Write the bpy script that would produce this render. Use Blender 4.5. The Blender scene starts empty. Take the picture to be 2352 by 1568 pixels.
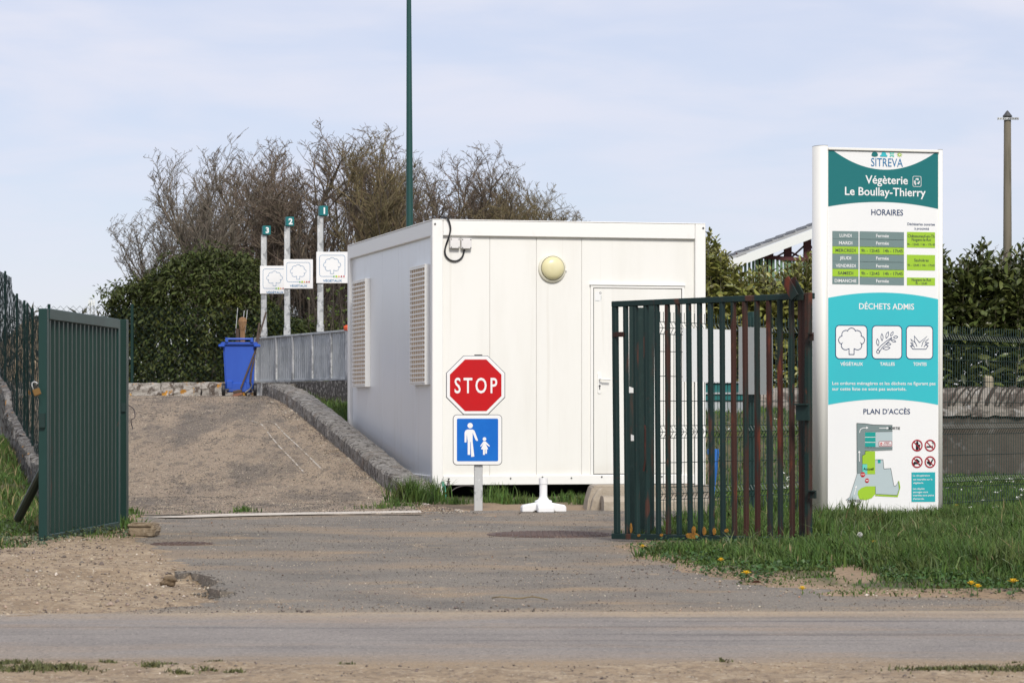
import bpy, bmesh, math, random
import numpy as np
from mathutils import Vector, Matrix
from mathutils.geometry import tessellate_polygon

# ------------------------------------------------------------------ camera, light, exposure
SC = bpy.context.scene
F, H, CX, HY = 6667.0, 0.95, 1176.0, 943.0      # focal length in px (2352 px wide photo), eye height, centre, horizon row
cam_d = bpy.data.cameras.new('camera')
cam_d.sensor_width = 36.0
cam_d.lens = F * 36.0 / 2352.0
cam_d.shift_y = (HY - 784.0) / 2352.0
cam_d.clip_start, cam_d.clip_end = 0.1, 6000
cam_d.dof.use_dof = True
cam_d.dof.focus_distance = 27.0
cam_d.dof.aperture_fstop = 13.0
cam = bpy.data.objects.new('camera', cam_d)
SC.collection.objects.link(cam)
cam.location = (0, 0, H)
cam.rotation_euler = (math.radians(90), 0, 0)
SC.camera = cam

SUN_EL, SUN_DIR = 40.0, Vector((0.25, -0.97, 0))
sun_az = math.atan2(SUN_DIR.x, SUN_DIR.y)
world = bpy.data.worlds.new('World')
SC.world = world
world.use_nodes = True
wn, wl = world.node_tree.nodes, world.node_tree.links
wn.clear()
w_out = wn.new('ShaderNodeOutputWorld'); w_bg = wn.new('ShaderNodeBackground')
sky = wn.new('ShaderNodeTexSky'); sky.sky_type = 'NISHITA'; sky.sun_disc = False
sky.sun_elevation = math.radians(SUN_EL); sky.sun_rotation = sun_az
sky.air_density = 1.0; sky.dust_density = 0.3; sky.ozone_density = 3.5
w_tc = wn.new('ShaderNodeTexCoord')
# thin layered cloud: noise over a flat ceiling (direction / height), long and streaky
w_sep = wn.new('ShaderNodeSeparateXYZ'); wl.new(w_tc.outputs['Generated'], w_sep.inputs[0])
w_ab = wn.new('ShaderNodeMath'); w_ab.operation = 'ADD'; wl.new(w_sep.outputs[2], w_ab.inputs[0]); w_ab.inputs[1].default_value = 0.11
w_mx = wn.new('ShaderNodeMath'); w_mx.operation = 'MAXIMUM'; wl.new(w_ab.outputs[0], w_mx.inputs[0]); w_mx.inputs[1].default_value = 0.03
w_div = wn.new('ShaderNodeVectorMath'); w_div.operation = 'DIVIDE'
w_cmb = wn.new('ShaderNodeCombineXYZ')
for i in range(3): wl.new(w_mx.outputs[0], w_cmb.inputs[i])
wl.new(w_tc.outputs['Generated'], w_div.inputs[0]); wl.new(w_cmb.outputs[0], w_div.inputs[1])
w_map = wn.new('ShaderNodeMapping'); w_map.inputs['Scale'].default_value = (1.7, 1.6, 0.5); w_map.inputs['Rotation'].default_value = (0, 0, 0.12)
w_map.inputs['Location'].default_value = (3.3, 1.2, 0)
wl.new(w_div.outputs[0], w_map.inputs[0])
w_no = wn.new('ShaderNodeTexNoise'); w_no.inputs['Scale'].default_value = 1.5; w_no.inputs['Detail'].default_value = 6; w_no.inputs['Roughness'].default_value = 0.52
w_no.inputs['Distortion'].default_value = 0.35
wl.new(w_map.outputs[0], w_no.inputs['Vector'])
w_mr = wn.new('ShaderNodeMapRange'); w_mr.interpolation_type = 'SMOOTHSTEP'
w_mr.inputs['From Min'].default_value = 0.28; w_mr.inputs['From Max'].default_value = 0.74
w_mr.inputs['To Min'].default_value = 0.62; w_mr.inputs['To Max'].default_value = 1.0
wl.new(w_no.outputs['Fac'], w_mr.inputs['Value'])
w_mix = wn.new('ShaderNodeMix'); w_mix.data_type = 'RGBA'
w_hz = wn.new('ShaderNodeMapRange'); w_hz.inputs['From Min'].default_value = 0.0; w_hz.inputs['From Max'].default_value = 0.13
w_hz.inputs['To Min'].default_value = 0.62; w_hz.inputs['To Max'].default_value = 1.0; wl.new(w_sep.outputs[2], w_hz.inputs['Value'])
w_mul = wn.new('ShaderNodeMath'); w_mul.operation = 'MULTIPLY'; wl.new(w_mr.outputs[0], w_mul.inputs[0]); wl.new(w_hz.outputs[0], w_mul.inputs[1])
wl.new(w_mul.outputs[0], w_mix.inputs[0]); w_tint = wn.new('ShaderNodeMix'); w_tint.data_type = 'RGBA'; w_tint.blend_type = 'MULTIPLY'; w_tint.inputs[0].default_value = 1.0
wl.new(sky.outputs[0], w_tint.inputs[6]); w_tint.inputs[7].default_value = (.82, .76, .85, 1); wl.new(w_tint.outputs[2], w_mix.inputs[6])
w_mix.inputs[7].default_value = (6.15, 6.3, 7.2, 1)
wl.new(w_mix.outputs[2], w_bg.inputs['Color'])
w_bg.inputs['Strength'].default_value = 0.101
wl.new(w_bg.outputs[0], w_out.inputs['Surface'])

sun_d = bpy.data.lights.new('sun', 'SUN')
sun_d.energy = 2.6; sun_d.angle = math.radians(14.0); sun_d.color = (1.0, 0.95, 0.87)
sun = bpy.data.objects.new('sun', sun_d); SC.collection.objects.link(sun)
sd = Vector((math.sin(sun_az) * math.cos(math.radians(SUN_EL)), math.cos(sun_az) * math.cos(math.radians(SUN_EL)), math.sin(math.radians(SUN_EL))))
sun.rotation_euler = sd.to_track_quat('Z', 'Y').to_euler()
SC.view_settings.view_transform = 'Standard'; SC.view_settings.look = 'None'
SC.view_settings.gamma = 1.0; SC.view_settings.use_curve_mapping = False
SC.view_settings.exposure = 0.34
SC.cycles.max_bounces = 8
SC.cycles.use_denoising = True

# ------------------------------------------------------------------ helpers
rng = np.random.default_rng(7)
R = random.Random(11)
COL = SC.collection
rad = math.radians

def P(x, y, z=0.0):
    """photo pixel (2352 wide) -> point on the level z"""
    D = F * (H - z) / (y - HY)
    return Vector(((x - CX) / F * D, D, z))
def A(x, y, D):
    return Vector(((x - CX) / F * D, D, H - (y - HY) / F * D))
def pxm(D): return D / F

class Frame:
    """a local frame on the ground: x along the front, y into the depth"""
    def __init__(s, loc, rz):
        s.loc = Vector(loc); s.rz = rz
        s.M = Matrix.Translation(s.loc) @ Matrix.Rotation(rz, 4, 'Z'); s.I = s.M.inverted()
    def ray(s, x, y):
        o = s.I @ Vector((0, 0, H)); d = s.I.to_3x3() @ Vector(((x - CX) / F, 1, -(y - HY) / F))
        return o, d
    def front(s, x, y, off=0.0):
        o, d = s.ray(x, y); t = (off - o.y) / d.y; p = o + d * t
        return p.x, p.z
    def side(s, x, y, off=0.0):
        o, d = s.ray(x, y); t = (off - o.x) / d.x; p = o + d * t
        return p.y, p.z

def tag(o, label, cat, group=None, kind=None):
    if label: o['label'] = label
    if cat: o['category'] = cat
    if group: o['group'] = group
    if kind: o['kind'] = kind
    return o
def thing(name, label, cat, loc=(0, 0, 0), rz=0.0, group=None):
    o = bpy.data.objects.new(name, None); COL.objects.link(o)
    o.location = loc; o.rotation_euler = (0, 0, rz); o.empty_display_size = 0.2
    return tag(o, label, cat, group)
def copy_tree(o, parent=None):
    c = o.copy(); COL.objects.link(c)
    if parent: c.parent = parent
    for ch in list(o.children): copy_tree(ch, c)
    return c
def link(name, me, parent=None, mats=(), smooth=False):
    for m in mats: me.materials.append(m)
    if smooth: me.polygons.foreach_set('use_smooth', [True] * len(me.polygons))
    o = bpy.data.objects.new(name, me); COL.objects.link(o)
    if parent: o.parent = parent
    return o
def mesh_np(name, v, f):
    """fast mesh from numpy arrays: v (N,3), f (M,k)"""
    v = np.asarray(v, dtype=np.float32).reshape(-1, 3); f = np.asarray(f, dtype=np.int32)
    me = bpy.data.meshes.new(name)
    me.vertices.add(len(v)); me.vertices.foreach_set('co', v.ravel())
    k = f.shape[1]
    me.loops.add(f.size); me.loops.foreach_set('vertex_index', f.ravel())
    me.polygons.add(len(f)); me.polygons.foreach_set('loop_start', np.arange(0, f.size, k, dtype=np.int32))
    me.update(calc_edges=True); me.validate()
    return me

class MB:
    def __init__(s): s.v = []; s.f = []
    def add(s, vs, fs):
        b = len(s.v); s.v += [tuple(p) for p in vs]; s.f += [tuple(i + b for i in q) for q in fs]; return s
    def box(s, x0, x1, y0, y1, z0, z1, M=None):
        vs = [Vector((x, y, z)) for z in (z0, z1) for y in (y0, y1) for x in (x0, x1)]
        if M is not None: vs = [M @ p for p in vs]
        return s.add(vs, [(0, 2, 3, 1), (4, 5, 7, 6), (0, 1, 5, 4), (2, 6, 7, 3), (0, 4, 6, 2), (1, 3, 7, 5)])
    def beam(s, p, q, w, h, up=(0, 0, 1)):
        p, q = Vector(p), Vector(q); d = (q - p).normalized(); up = Vector(up)
        if abs(d.dot(up)) > .98: up = Vector((0, 1, 0))
        sx = d.cross(up).normalized(); sz = sx.cross(d)
        vs = []
        for c in (p, q):
            for a, b in ((-1, -1), (1, -1), (1, 1), (-1, 1)): vs.append(c + sx * a * w / 2 + sz * b * h / 2)
        return s.add(vs, [(3, 2, 1, 0), (4, 5, 6, 7), (0, 1, 5, 4), (1, 2, 6, 5), (2, 3, 7, 6), (3, 0, 4, 7)])
    def tube(s, pts, r, n=8, cap=True):
        pts = [Vector(p) for p in pts]; rs = r if isinstance(r, (list, tuple)) else [r] * len(pts)
        vs, fs = [], []; prev = None
        for i, p in enumerate(pts):
            d = (pts[min(i + 1, len(pts) - 1)] - pts[max(i - 1, 0)]).normalized()
            if prev is None:
                u = d.orthogonal().normalized()
            else:
                u = (prev - d * prev.dot(d)).normalized()
            prev = u; w = d.cross(u)
            for k in range(n):
                a = 2 * math.pi * k / n; vs.append(p + (u * math.cos(a) + w * math.sin(a)) * rs[i])
        for i in range(len(pts) - 1):
            for k in range(n):
                a, b = i * n + k, i * n + (k + 1) % n
                fs.append((a, b, b + n, a + n))
        if cap:
            fs.append(tuple(range(n - 1, -1, -1))); fs.append(tuple((len(pts) - 1) * n + k for k in range(n)))
        return s.add(vs, fs)
    def lathe(s, prof, n=24, c=(0, 0, 0), axis='Z', cap=True):
        vs, fs = [], []; c = Vector(c)
        for r, h in prof:
            for k in range(n):
                a = 2 * math.pi * k / n; x, y = r * math.cos(a), r * math.sin(a)
                vs.append(c + (Vector((x, y, h)) if axis == 'Z' else Vector((x, -h, y)) if axis == 'Y' else Vector((h, x, y))))
        for i in range(len(prof) - 1):
            for k in range(n):
                a, b = i * n + k, i * n + (k + 1) % n; fs.append((a, b, b + n, a + n))
        if cap:
            fs.append(tuple(range(n - 1, -1, -1))); fs.append(tuple((len(prof) - 1) * n + k for k in range(n)))
        return s.add(vs, fs)
    def prism(s, poly, y0, y1):
        """polygon in the x-z plane pushed from y0 (front) to y1 (back)"""
        n = len(poly)
        vs = [(x, y0, z) for x, z in poly] + [(x, y1, z) for x, z in poly]
        tri = tessellate_polygon([[Vector((x, z, 0)) for x, z in poly]])
        fs = [tuple(t) for t in tri] + [tuple(i + n for i in reversed(t)) for t in tri]
        fs += [(i, (i + 1) % n, (i + 1) % n + n, i + n) for i in range(n)]
        return s.add(vs, fs)
    def slab(s, poly, z0, z1):
        n = len(poly)
        vs = [(x, y, z1) for x, y in poly] + [(x, y, z0) for x, y in poly]
        tri = tessellate_polygon([[Vector((x, y, 0)) for x, y in poly]])
        fs = [tuple(t) for t in tri] + [tuple(i + n for i in reversed(t)) for t in tri]
        fs += [(i, i + n, (i + 1) % n + n, (i + 1) % n) for i in range(n)]
        return s.add(vs, fs)
    def build(s, name, m, parent=None, smooth=False, bevel=0.0, label=None, origin=None, segs=1, recalc=True):
        vs = s.v
        if origin is not None:
            o = Vector(origin); vs = [Vector(p) - o for p in vs]
        me = bpy.data.meshes.new(name); me.from_pydata(vs, [], s.f)
        if recalc or bevel:
            bm = bmesh.new(); bm.from_mesh(me)
            bmesh.ops.recalc_face_normals(bm, faces=bm.faces)
            if bevel:
                es = [e for e in bm.edges if len(e.link_faces) == 2 and e.calc_face_angle(0) > .6]
                bmesh.ops.bevel(bm, geom=es, offset=bevel, segments=segs, affect='EDGES', clamp_overlap=True)
            bm.to_mesh(me); bm.free()
        ob = link(name, me, parent, [m] if not isinstance(m, (list, tuple)) else m)
        if smooth:
            for p in me.polygons: p.use_smooth = True
        if origin is not None and parent is None: ob.location = origin
        if label: ob['label'] = label
        return ob

# ------------------------------------------------------------------ materials
def mat(name, base, rough=.6, metal=0.0, layers=(), bump=None, island=None, spec=.5, attr=None, backface=0, trans=0.0):
    """layers: (scale | (sx,sy,sz), colour, lo, hi, amount[, kind]) - smooth noise masks mixed over the base colour"""
    m = bpy.data.materials.new(name); m.use_nodes = True
    N, L = m.node_tree.nodes, m.node_tree.links
    b = N['Principled BSDF']
    b.inputs['Roughness'].default_value = rough; b.inputs['Metallic'].default_value = metal
    b.inputs['Specular IOR Level'].default_value = spec
    tc = N.new('ShaderNodeTexCoord'); src = tc.outputs['Object']
    rgb = N.new('ShaderNodeRGB'); rgb.outputs[0].default_value = (*base, 1); cur = rgb.outputs[0]
    def noise(sc, kind='noise', detail=6, rough_=.6, dist=0):
        mp = N.new('ShaderNodeMapping'); L.new(src, mp.inputs[0])
        mp.inputs['Scale'].default_value = sc if isinstance(sc, tuple) else (sc, sc, sc)
        if kind == 'voronoi':
            t = N.new('ShaderNodeTexVoronoi'); t.inputs['Scale'].default_value = 1; L.new(mp.outputs[0], t.inputs['Vector']); return t.outputs['Distance']
        if kind == 'cell':
            t = N.new('ShaderNodeTexVoronoi'); t.inputs['Scale'].default_value = 1; L.new(mp.outputs[0], t.inputs['Vector'])
            sp = N.new('ShaderNodeSeparateColor'); L.new(t.outputs['Color'], sp.inputs[0]); return sp.outputs[0]
        t = N.new('ShaderNodeTexNoise'); t.inputs['Scale'].default_value = 1; t.inputs['Detail'].default_value = detail
        t.inputs['Roughness'].default_value = rough_; t.inputs['Distortion'].default_value = dist
        L.new(mp.outputs[0], t.inputs['Vector']); return t.outputs['Fac']
    for ly in layers:
        sc, colr, lo, hi, amt = ly[:5]; kind = ly[5] if len(ly) > 5 else 'noise'
        if kind in ('X', 'Y', 'Z'):                       # a band along an axis with a noisy border: (noise scale, colour, from, to, amount, axis, wobble)
            sp = N.new('ShaderNodeSeparateXYZ'); L.new(src, sp.inputs[0])
            n_ = noise(sc, detail=7)
            ma = N.new('ShaderNodeMath'); ma.operation = 'MULTIPLY_ADD'; L.new(n_, ma.inputs[0]); ma.inputs[1].default_value = ly[6]
            L.new(sp.outputs['XYZ'.index(kind)], ma.inputs[2]); val = ma.outputs[0]
        elif kind == 'attr':
            at = N.new('ShaderNodeAttribute'); at.attribute_name = ly[6]
            n_ = noise(sc, detail=7)
            ma = N.new('ShaderNodeMath'); ma.operation = 'MULTIPLY_ADD'; L.new(n_, ma.inputs[0]); ma.inputs[1].default_value = ly[7]
            L.new(at.outputs['Fac'], ma.inputs[2]); val = ma.outputs[0]
        else:
            val = noise(sc, kind)
        mr = N.new('ShaderNodeMapRange'); mr.interpolation_type = 'SMOOTHSTEP'
        mr.inputs['From Min'].default_value = lo; mr.inputs['From Max'].default_value = hi; mr.inputs['To Max'].default_value = amt
        if lo > hi:
            mr.inputs['From Min'].default_value = hi; mr.inputs['From Max'].default_value = lo
            mr.inputs['To Min'].default_value = amt; mr.inputs['To Max'].default_value = 0
        L.new(val, mr.inputs['Value'])
        mx = N.new('ShaderNodeMix'); mx.data_type = 'RGBA'; L.new(mr.outputs[0], mx.inputs[0]); L.new(cur, mx.inputs[6])
        mx.inputs[7].default_value = (*colr, 1); cur = mx.outputs[2]
    if island:
        if island[0] == 'obj':
            g = N.new('ShaderNodeObjectInfo'); rv = g.outputs['Random']; lo, hi = island[1:3]
        else:
            g = N.new('ShaderNodeNewGeometry'); rv = g.outputs['Random Per Island']; lo, hi = island[:2]
        mr = N.new('ShaderNodeMapRange'); mr.inputs['To Min'].default_value = lo; mr.inputs['To Max'].default_value = hi; L.new(rv, mr.inputs['Value'])
        hs = N.new('ShaderNodeHueSaturation'); L.new(cur, hs.inputs['Color']); L.new(mr.outputs[0], hs.inputs['Value'])
        m2 = N.new('ShaderNodeMath'); m2.operation = 'MULTIPLY'; L.new(rv, m2.inputs[0]); m2.inputs[1].default_value = 7.31
        m3 = N.new('ShaderNodeMath'); m3.operation = 'FRACT'; L.new(m2.outputs[0], m3.inputs[0])
        m4 = N.new('ShaderNodeMapRange'); m4.inputs['To Min'].default_value = .475; m4.inputs['To Max'].default_value = .515; L.new(m3.outputs[0], m4.inputs['Value'])
        L.new(m4.outputs[0], hs.inputs['Hue']); cur = hs.outputs[0]
    L.new(cur, b.inputs['Base Color'])
    if bump:
        h = noise(bump[0], bump[2] if len(bump) > 2 else 'noise', 8, .65)
        bp = N.new('ShaderNodeBump'); bp.inputs['Strength'].default_value = bump[1]; bp.inputs['Distance'].default_value = bump[3] if len(bump) > 3 else .02
        L.new(h, bp.inputs['Height']); L.new(bp.outputs[0], b.inputs['Normal'])
    if trans:
        td = N.new('ShaderNodeBsdfTranslucent'); L.new(cur, td.inputs['Color'])
        ms = N.new('ShaderNodeMixShader'); ms.inputs[0].default_value = trans
        L.new(b.outputs[0], ms.inputs[1]); L.new(td.outputs[0], ms.inputs[2]); L.new(ms.outputs[0], N['Material Output'].inputs['Surface'])
    return m

W = (.83, .82, .77)
M_cabin = mat('cabin white paint', (.80, .79, .745), .45, layers=[((3, 3, .5), (.72, .705, .65), .42, .7, .45), ((16, 16, .4), (.62, .59, .52), .58, .72, .30), ((2, 2, 2), (.50, .45, .36), .62, .28, .35, 'Z', .35)], bump=((20, 20, 20), .02))
M_trim = mat('cabin trim white', (.83, .82, .785), .4, layers=[((5, 5, 3), (.66, .62, .55), .6, .85, .35)])
M_wallside = mat('cabin side sheet', (.75, .77, .79), .28, layers=[((.8, 5, .7), (.62, .62, .60), .5, .8, .5), ((3, 3, .4), (.70, .67, .6), .6, .85, .3)])
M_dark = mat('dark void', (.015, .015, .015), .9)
M_shutter = mat('tan roller shutter', (.70, .55, .39), .7, layers=[((2, 40, 1), (.52, .36, .23), .45, .7, .6), ((1, 3, 3), (.7, .58, .44), .5, .8, .6)])
M_black = mat('black rubber', (.012, .012, .014), .5)
M_lampglass = mat('cream lamp glass', (.70, .64, .37), .3, layers=[(6, (.76, .71, .48), .4, .8, .6)])
M_box = mat('grey plastic box', (.72, .70, .68), .5, layers=[(12, (.55, .54, .52), .5, .8, .3)])
M_metal = mat('galvanised steel', (.50, .51, .505), .5, .3, layers=[((7, 7, 5), (.24, .25, .255), .50, .57, .85), ((16, 16, 12), (.66, .67, .66), .54, .61, .8), ((30, 30, 30), (.20, .20, .20), .62, .68, .7)])
M_railg = mat('galvanised rail sheet', (.44, .465, .475), .55, .25, layers=[((3, 3, 1.2), (.29, .31, .325), .45, .6, .8), ((14, 14, 8), (.56, .58, .58), .55, .63, .7)])
M_screw = mat('screw head', (.1, .1, .1), .5, .6)
M_chrome = mat('bright handle metal', (.7, .7, .7), .25, .9)

def paintprint(n, c, r=.5): return mat('print ' + n, c, r, spec=.3)
PW = mat('print white', (.80, .80, .785), .4, layers=[((1.2, 1.2, .8), (.76, .765, .77), .4, .7, .6)])
PTEAL = paintprint('dark teal', (.008, .150, .156))
PTURQ = mat('print turquoise', (.030, .47, .52), .4, layers=[((1, 1, .8), (.035, .43, .49), .4, .7, .8)])
PLIME = paintprint('lime', (.32, .53, .033))
PGREY = paintprint('grey green', (.165, .235, .23))
PNAVY = paintprint('navy', (.003, .032, .115))
PBLUE = paintprint('line blue', (.02, .17, .36))
PDARK = paintprint('dark grey', (.05, .06, .055))
PBLACK = paintprint('black', (.01, .01, .012))
PRED = mat('sign red', (.50, .003, .006), .5, spec=.25, layers=[((6, 6, 6), (.45, .006, .01), .4, .7, .7)])
PRED2 = paintprint('dark red', (.36, .01, .025))
PSBLUE = mat('sign blue', (.003, .125, .50), .5, spec=.25, layers=[((5, 5, 5), (.006, .15, .55), .4, .7, .7)])
PMAPD = paintprint('map road grey', (.19, .245, .245)); PMAPL = paintprint('map pale grey', (.43, .51, .525))
PMAPT = paintprint('map teal', (.008, .31, .27)); PAQUA = paintprint('aqua', (.13, .56, .46)); PYEL = paintprint('leaf green', (.40, .56, .08))
PORANGE = paintprint('orange dot', (.75, .32, .05)); PGREEN = paintprint('green dot', (.03, .33, .1))

# ------------------------------------------------------------------ flat print on panels (local x-z plane, facing -y)
_glyph = {}
def glyphs(body, off=0.0, space=1.0):
    k = (body, round(off, 4), space)
    if k in _glyph: return _glyph[k]
    cu = bpy.data.curves.new('lettering', 'FONT'); cu.body = body; cu.size = 1.0; cu.offset = off; cu.space_character = space; cu.resolution_u = 3
    ob = bpy.data.objects.new('lettering', cu); COL.objects.link(ob)
    dg = bpy.context.evaluated_depsgraph_get(); me = bpy.data.meshes.new_from_object(ob.evaluated_get(dg))
    v = np.array([q.co[:2] for q in me.vertices]); f = [tuple(p.vertices) for p in me.polygons]
    bpy.data.meshes.remove(me); bpy.data.objects.remove(ob); bpy.data.curves.remove(cu)
    _glyph[k] = (v, f); return v, f
CAP = None
class Print:
    def __init__(s, parent, y=0.0, step=.0011): s.p = parent; s.y = y; s.st = step
    def yy(s, layer): return s.y - s.st * layer
    def poly(s, name, polys, m, layer=1):
        mb = MB()
        for poly in polys:
            tri = tessellate_polygon([[Vector((x, z, 0)) for x, z in poly]])
            mb.add([(x, s.yy(layer), z) for x, z in poly], [tuple(t) for t in tri])
        return mb.build(name, m, s.p, recalc=False)
    def stroke(s, name, paths, w, m, layer=1, closed=True):
        mb = MB(); y = s.yy(layer)
        for path in paths:
            pts = [Vector((x, z)) for x, z in path]; n = len(pts); vs, fs = [], []
            for i, p in enumerate(pts):
                a = pts[i - 1] if (closed or i > 0) else p; b = pts[(i + 1) % n] if (closed or i < n - 1) else p
                d1 = (p - a).normalized() if (p - a).length > 1e-9 else (b - p).normalized()
                d2 = (b - p).normalized() if (b - p).length > 1e-9 else d1
                t = d1 + d2
                t = t.normalized() if t.length > 1e-6 else d1
                nn = Vector((-t.y, t.x)); k = 1 / max(.5, abs(nn.dot(Vector((-d1.y, d1.x)))))
                for sg in (-1, 1):
                    q = p + nn * sg * w / 2 * k; vs.append((q.x, y, q.y))
            for i in range(n if closed else n - 1):
                j = (i + 1) % n; fs.append((2 * i, 2 * j, 2 * j + 1, 2 * i + 1))
            mb.add(vs, fs)
        return mb.build(name, m, s.p, recalc=False)
    def text(s, body, x0, x1, base, cap, m, layer=2, off=0.0, name='lettering', fit=True, slope=0.0, space=1.0):
        """letters between x0 and x1, standing on base, capital height cap (metres)"""
        global CAP
        if CAP is None:
            v, _ = glyphs('H'); CAP = v[:, 1].max() - v[:, 1].min()
        v, f = glyphs(body, off, space)
        sx = (x1 - x0) / (v[:, 0].max() - v[:, 0].min()); sz = cap / CAP
        xs = x0 + (v[:, 0] - v[:, 0].min()) * sx; zs = base + v[:, 1] * sz + (xs - x0) * slope
        mb = MB(); mb.add([(a, s.yy(layer), b) for a, b in zip(xs, zs)], f)
        o = mb.build(name, m, s.p, recalc=False)
        return o
def rrect(x0, x1, z0, z1, r, n=5):
    out = []
    for cx, cz, a0 in ((x1 - r, z1 - r, 0), (x0 + r, z1 - r, 90), (x0 + r, z0 + r, 180), (x1 - r, z0 + r, 270)):
        for i in range(n + 1):
            a = rad(a0 + 90 * i / n); out.append((cx + r * math.cos(a), cz + r * math.sin(a)))
    return out
def ngon(cx, cz, r, n=20, a0=0.0, sx=1.0): return [(cx + sx * r * math.cos(a0 + 2 * math.pi * i / n), cz + r * math.sin(a0 + 2 * math.pi * i / n)) for i in range(n)]
def tree_outline(cx, z0, w, h):
    """cloud-shaped tree with a square stem, as on the pictograms"""
    pts = [(cx - .1 * w, z0), (cx - .1 * w, z0 + .22 * h)]
    lobes = [(-.24, .34, .17, 285, 130), (-.35, .55, .17, 250, 105), (-.22, .76, .17, 200, 70), (0, .86, .16, 165, 15), (.22, .76, .17, 110, -20), (.35, .55, .17, 75, -70), (.24, .34, .17, 50, -105)]
    for lx, lz, r, a, b in lobes:
        for i in range(7):
            t = rad(a + (b - a) * i / 6); pts.append((cx + lx * w + r * w * math.cos(t), z0 + lz * h + r * .95 * h * math.sin(t)))
    pts += [(cx + .1 * w, z0 + .22 * h), (cx + .1 * w, z0)]
    return pts
# ------------------------------------------------------------------ ground, road, driveway, ramp
def smooth(a, b, x):
    t = np.clip((np.asarray(x, float) - a) / (b - a), 0, 1); return t * t * (3 - 2 * t)
def vnoise(x, y, sc, seed=0):
    """cheap smooth value noise on numpy arrays"""
    r = np.random.default_rng(seed).random((64, 64)); x = np.asarray(x) * sc; y = np.asarray(y) * sc
    xi, yi = np.floor(x).astype(int), np.floor(y).astype(int); fx, fy = x - xi, y - yi
    fx, fy = fx * fx * (3 - 2 * fx), fy * fy * (3 - 2 * fy)
    g = lambda i, j: r[(xi + i) % 64, (yi + j) % 64]
    return (g(0, 0) * (1 - fx) + g(1, 0) * fx) * (1 - fy) + (g(0, 1) * (1 - fx) + g(1, 1) * fx) * fy
def inside(poly, x, y):
    x = np.asarray(x); y = np.asarray(y); c = np.zeros(x.shape, bool); n = len(poly)
    for i in range(n):
        (x0, y0), (x1, y1) = poly[i], poly[(i + 1) % n]
        if y0 == y1: continue
        k = ((y0 > y) != (y1 > y)) & (x < (x1 - x0) * (y - y0) / (y1 - y0) + x0); c ^= k
    return c
def dist_poly(poly, x, y, closed=True):
    x = np.asarray(x, float); y = np.asarray(y, float); d = np.full(x.shape, 1e9); n = len(poly)
    for i in range(n if closed else n - 1):
        (x0, y0), (x1, y1) = poly[i], poly[(i + 1) % n]; dx, dy = x1 - x0, y1 - y0
        t = np.clip(((x - x0) * dx + (y - y0) * dy) / (dx * dx + dy * dy + 1e-12), 0, 1)
        d = np.minimum(d, np.hypot(x - x0 - t * dx, y - y0 - t * dy))
    return d
def grid_sheet(name, x0, x1, y0, y1, step, hfun, m, attr=None, kind='structure', sy=None):
    nx = int((x1 - x0) / step) + 1; ny = int((y1 - y0) / (sy or step)) + 1
    X, Y = np.meshgrid(np.linspace(x0, x1, nx), np.linspace(y0, y1, ny))
    Z = hfun(X, Y); v = np.stack([X, Y, Z], -1).reshape(-1, 3)
    i = np.arange(nx * ny).reshape(ny, nx)
    f = np.stack([i[:-1, :-1], i[:-1, 1:], i[1:, 1:], i[1:, :-1]], -1).reshape(-1, 4)
    me = mesh_np(name, v, f)
    if attr:
        at = me.attributes.new(attr[0], 'FLOAT', 'POINT'); at.data.foreach_set('value', attr[1](X, Y).astype(np.float32).ravel())
    o = link(name, me, None, [m], smooth=True); o['kind'] = kind
    return o

TAN, TAN2, TAN3 = (.325, .24, .15), (.42, .325, .215), (.20, .145, .09)
ASPH, ASPH2, ASPH3 = (.14, .128, .112), (.19, .180, .168), (.105, .098, .09)
M_field = mat('rough grassland', (.05, .075, .022), .9, layers=[(.6, (.10, .10, .04), .4, .7, .8), (3, (.03, .05, .015), .45, .7, .7)])
M_apron = mat('dusty asphalt', (.225, .198, .163), .9, spec=.25, layers=[
    (1.1, (.135, .123, .107), .42, .66, .75), (5, (.215, .195, .165), .45, .65, .7), ((.5, .7, 1), (.30, .225, .15), .46, .62, .7),
    ((1.1, 1.4, 1), TAN, .56, .68, .7), ((3.5, 1.2, 1), TAN2, .62, .70, .55),
    ((2.5, 3, 1), TAN2, 14.6, 13.65, .8, 'Y', .9), (70, (.08, .073, .063), .53, .62, .7), (75, (.56, .49, .40), .60, .66, .95), (38, (.36, .29, .22), .60, .68, .7), (28, (.085, .078, .07), .58, .66, .6)],
    bump=(60, .5))
M_road = mat('grey road asphalt', (.275, .248, .222), .9, spec=.25, layers=[
    (1.3, (.215, .196, .18), .4, .65, .8), ((.25, 2.2, 1), (.275, .245, .22), .45, .65, .8), ((.2, 5, 1), (.145, .132, .125), .54, .62, .75), ((.9, 1.2, 1), (.115, .105, .105), .66, .75, .7),
    ((.5, 1.6, 1), (.34, .255, .18), .48, .68, .6), ((1.1, 4, 1), TAN, 11.95, 11.1, .95, 'Y', .9), ((2, 3, 1), TAN2, 13.45, 14.15, .8, 'Y', .9),
    (70, (.10, .092, .086), .53, .65, .7), (80, (.46, .41, .35), .58, .66, .8)], bump=(70, .5))
M_dirt = mat('tan sandy dirt', TAN, .95, layers=[
    (1.2, TAN3, .46, .66, .6), (4.5, TAN2, .45, .65, .75), (14, (.21, .15, .095), .5, .62, .75), ((26, 12, 26), (.17, .125, .085), .55, .64, .7), (40, (.52, .44, .33), .58, .66, .85), (60, (.12, .09, .065), .57, .65, .8)],
    bump=(30, .6, 'noise', .03))
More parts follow.
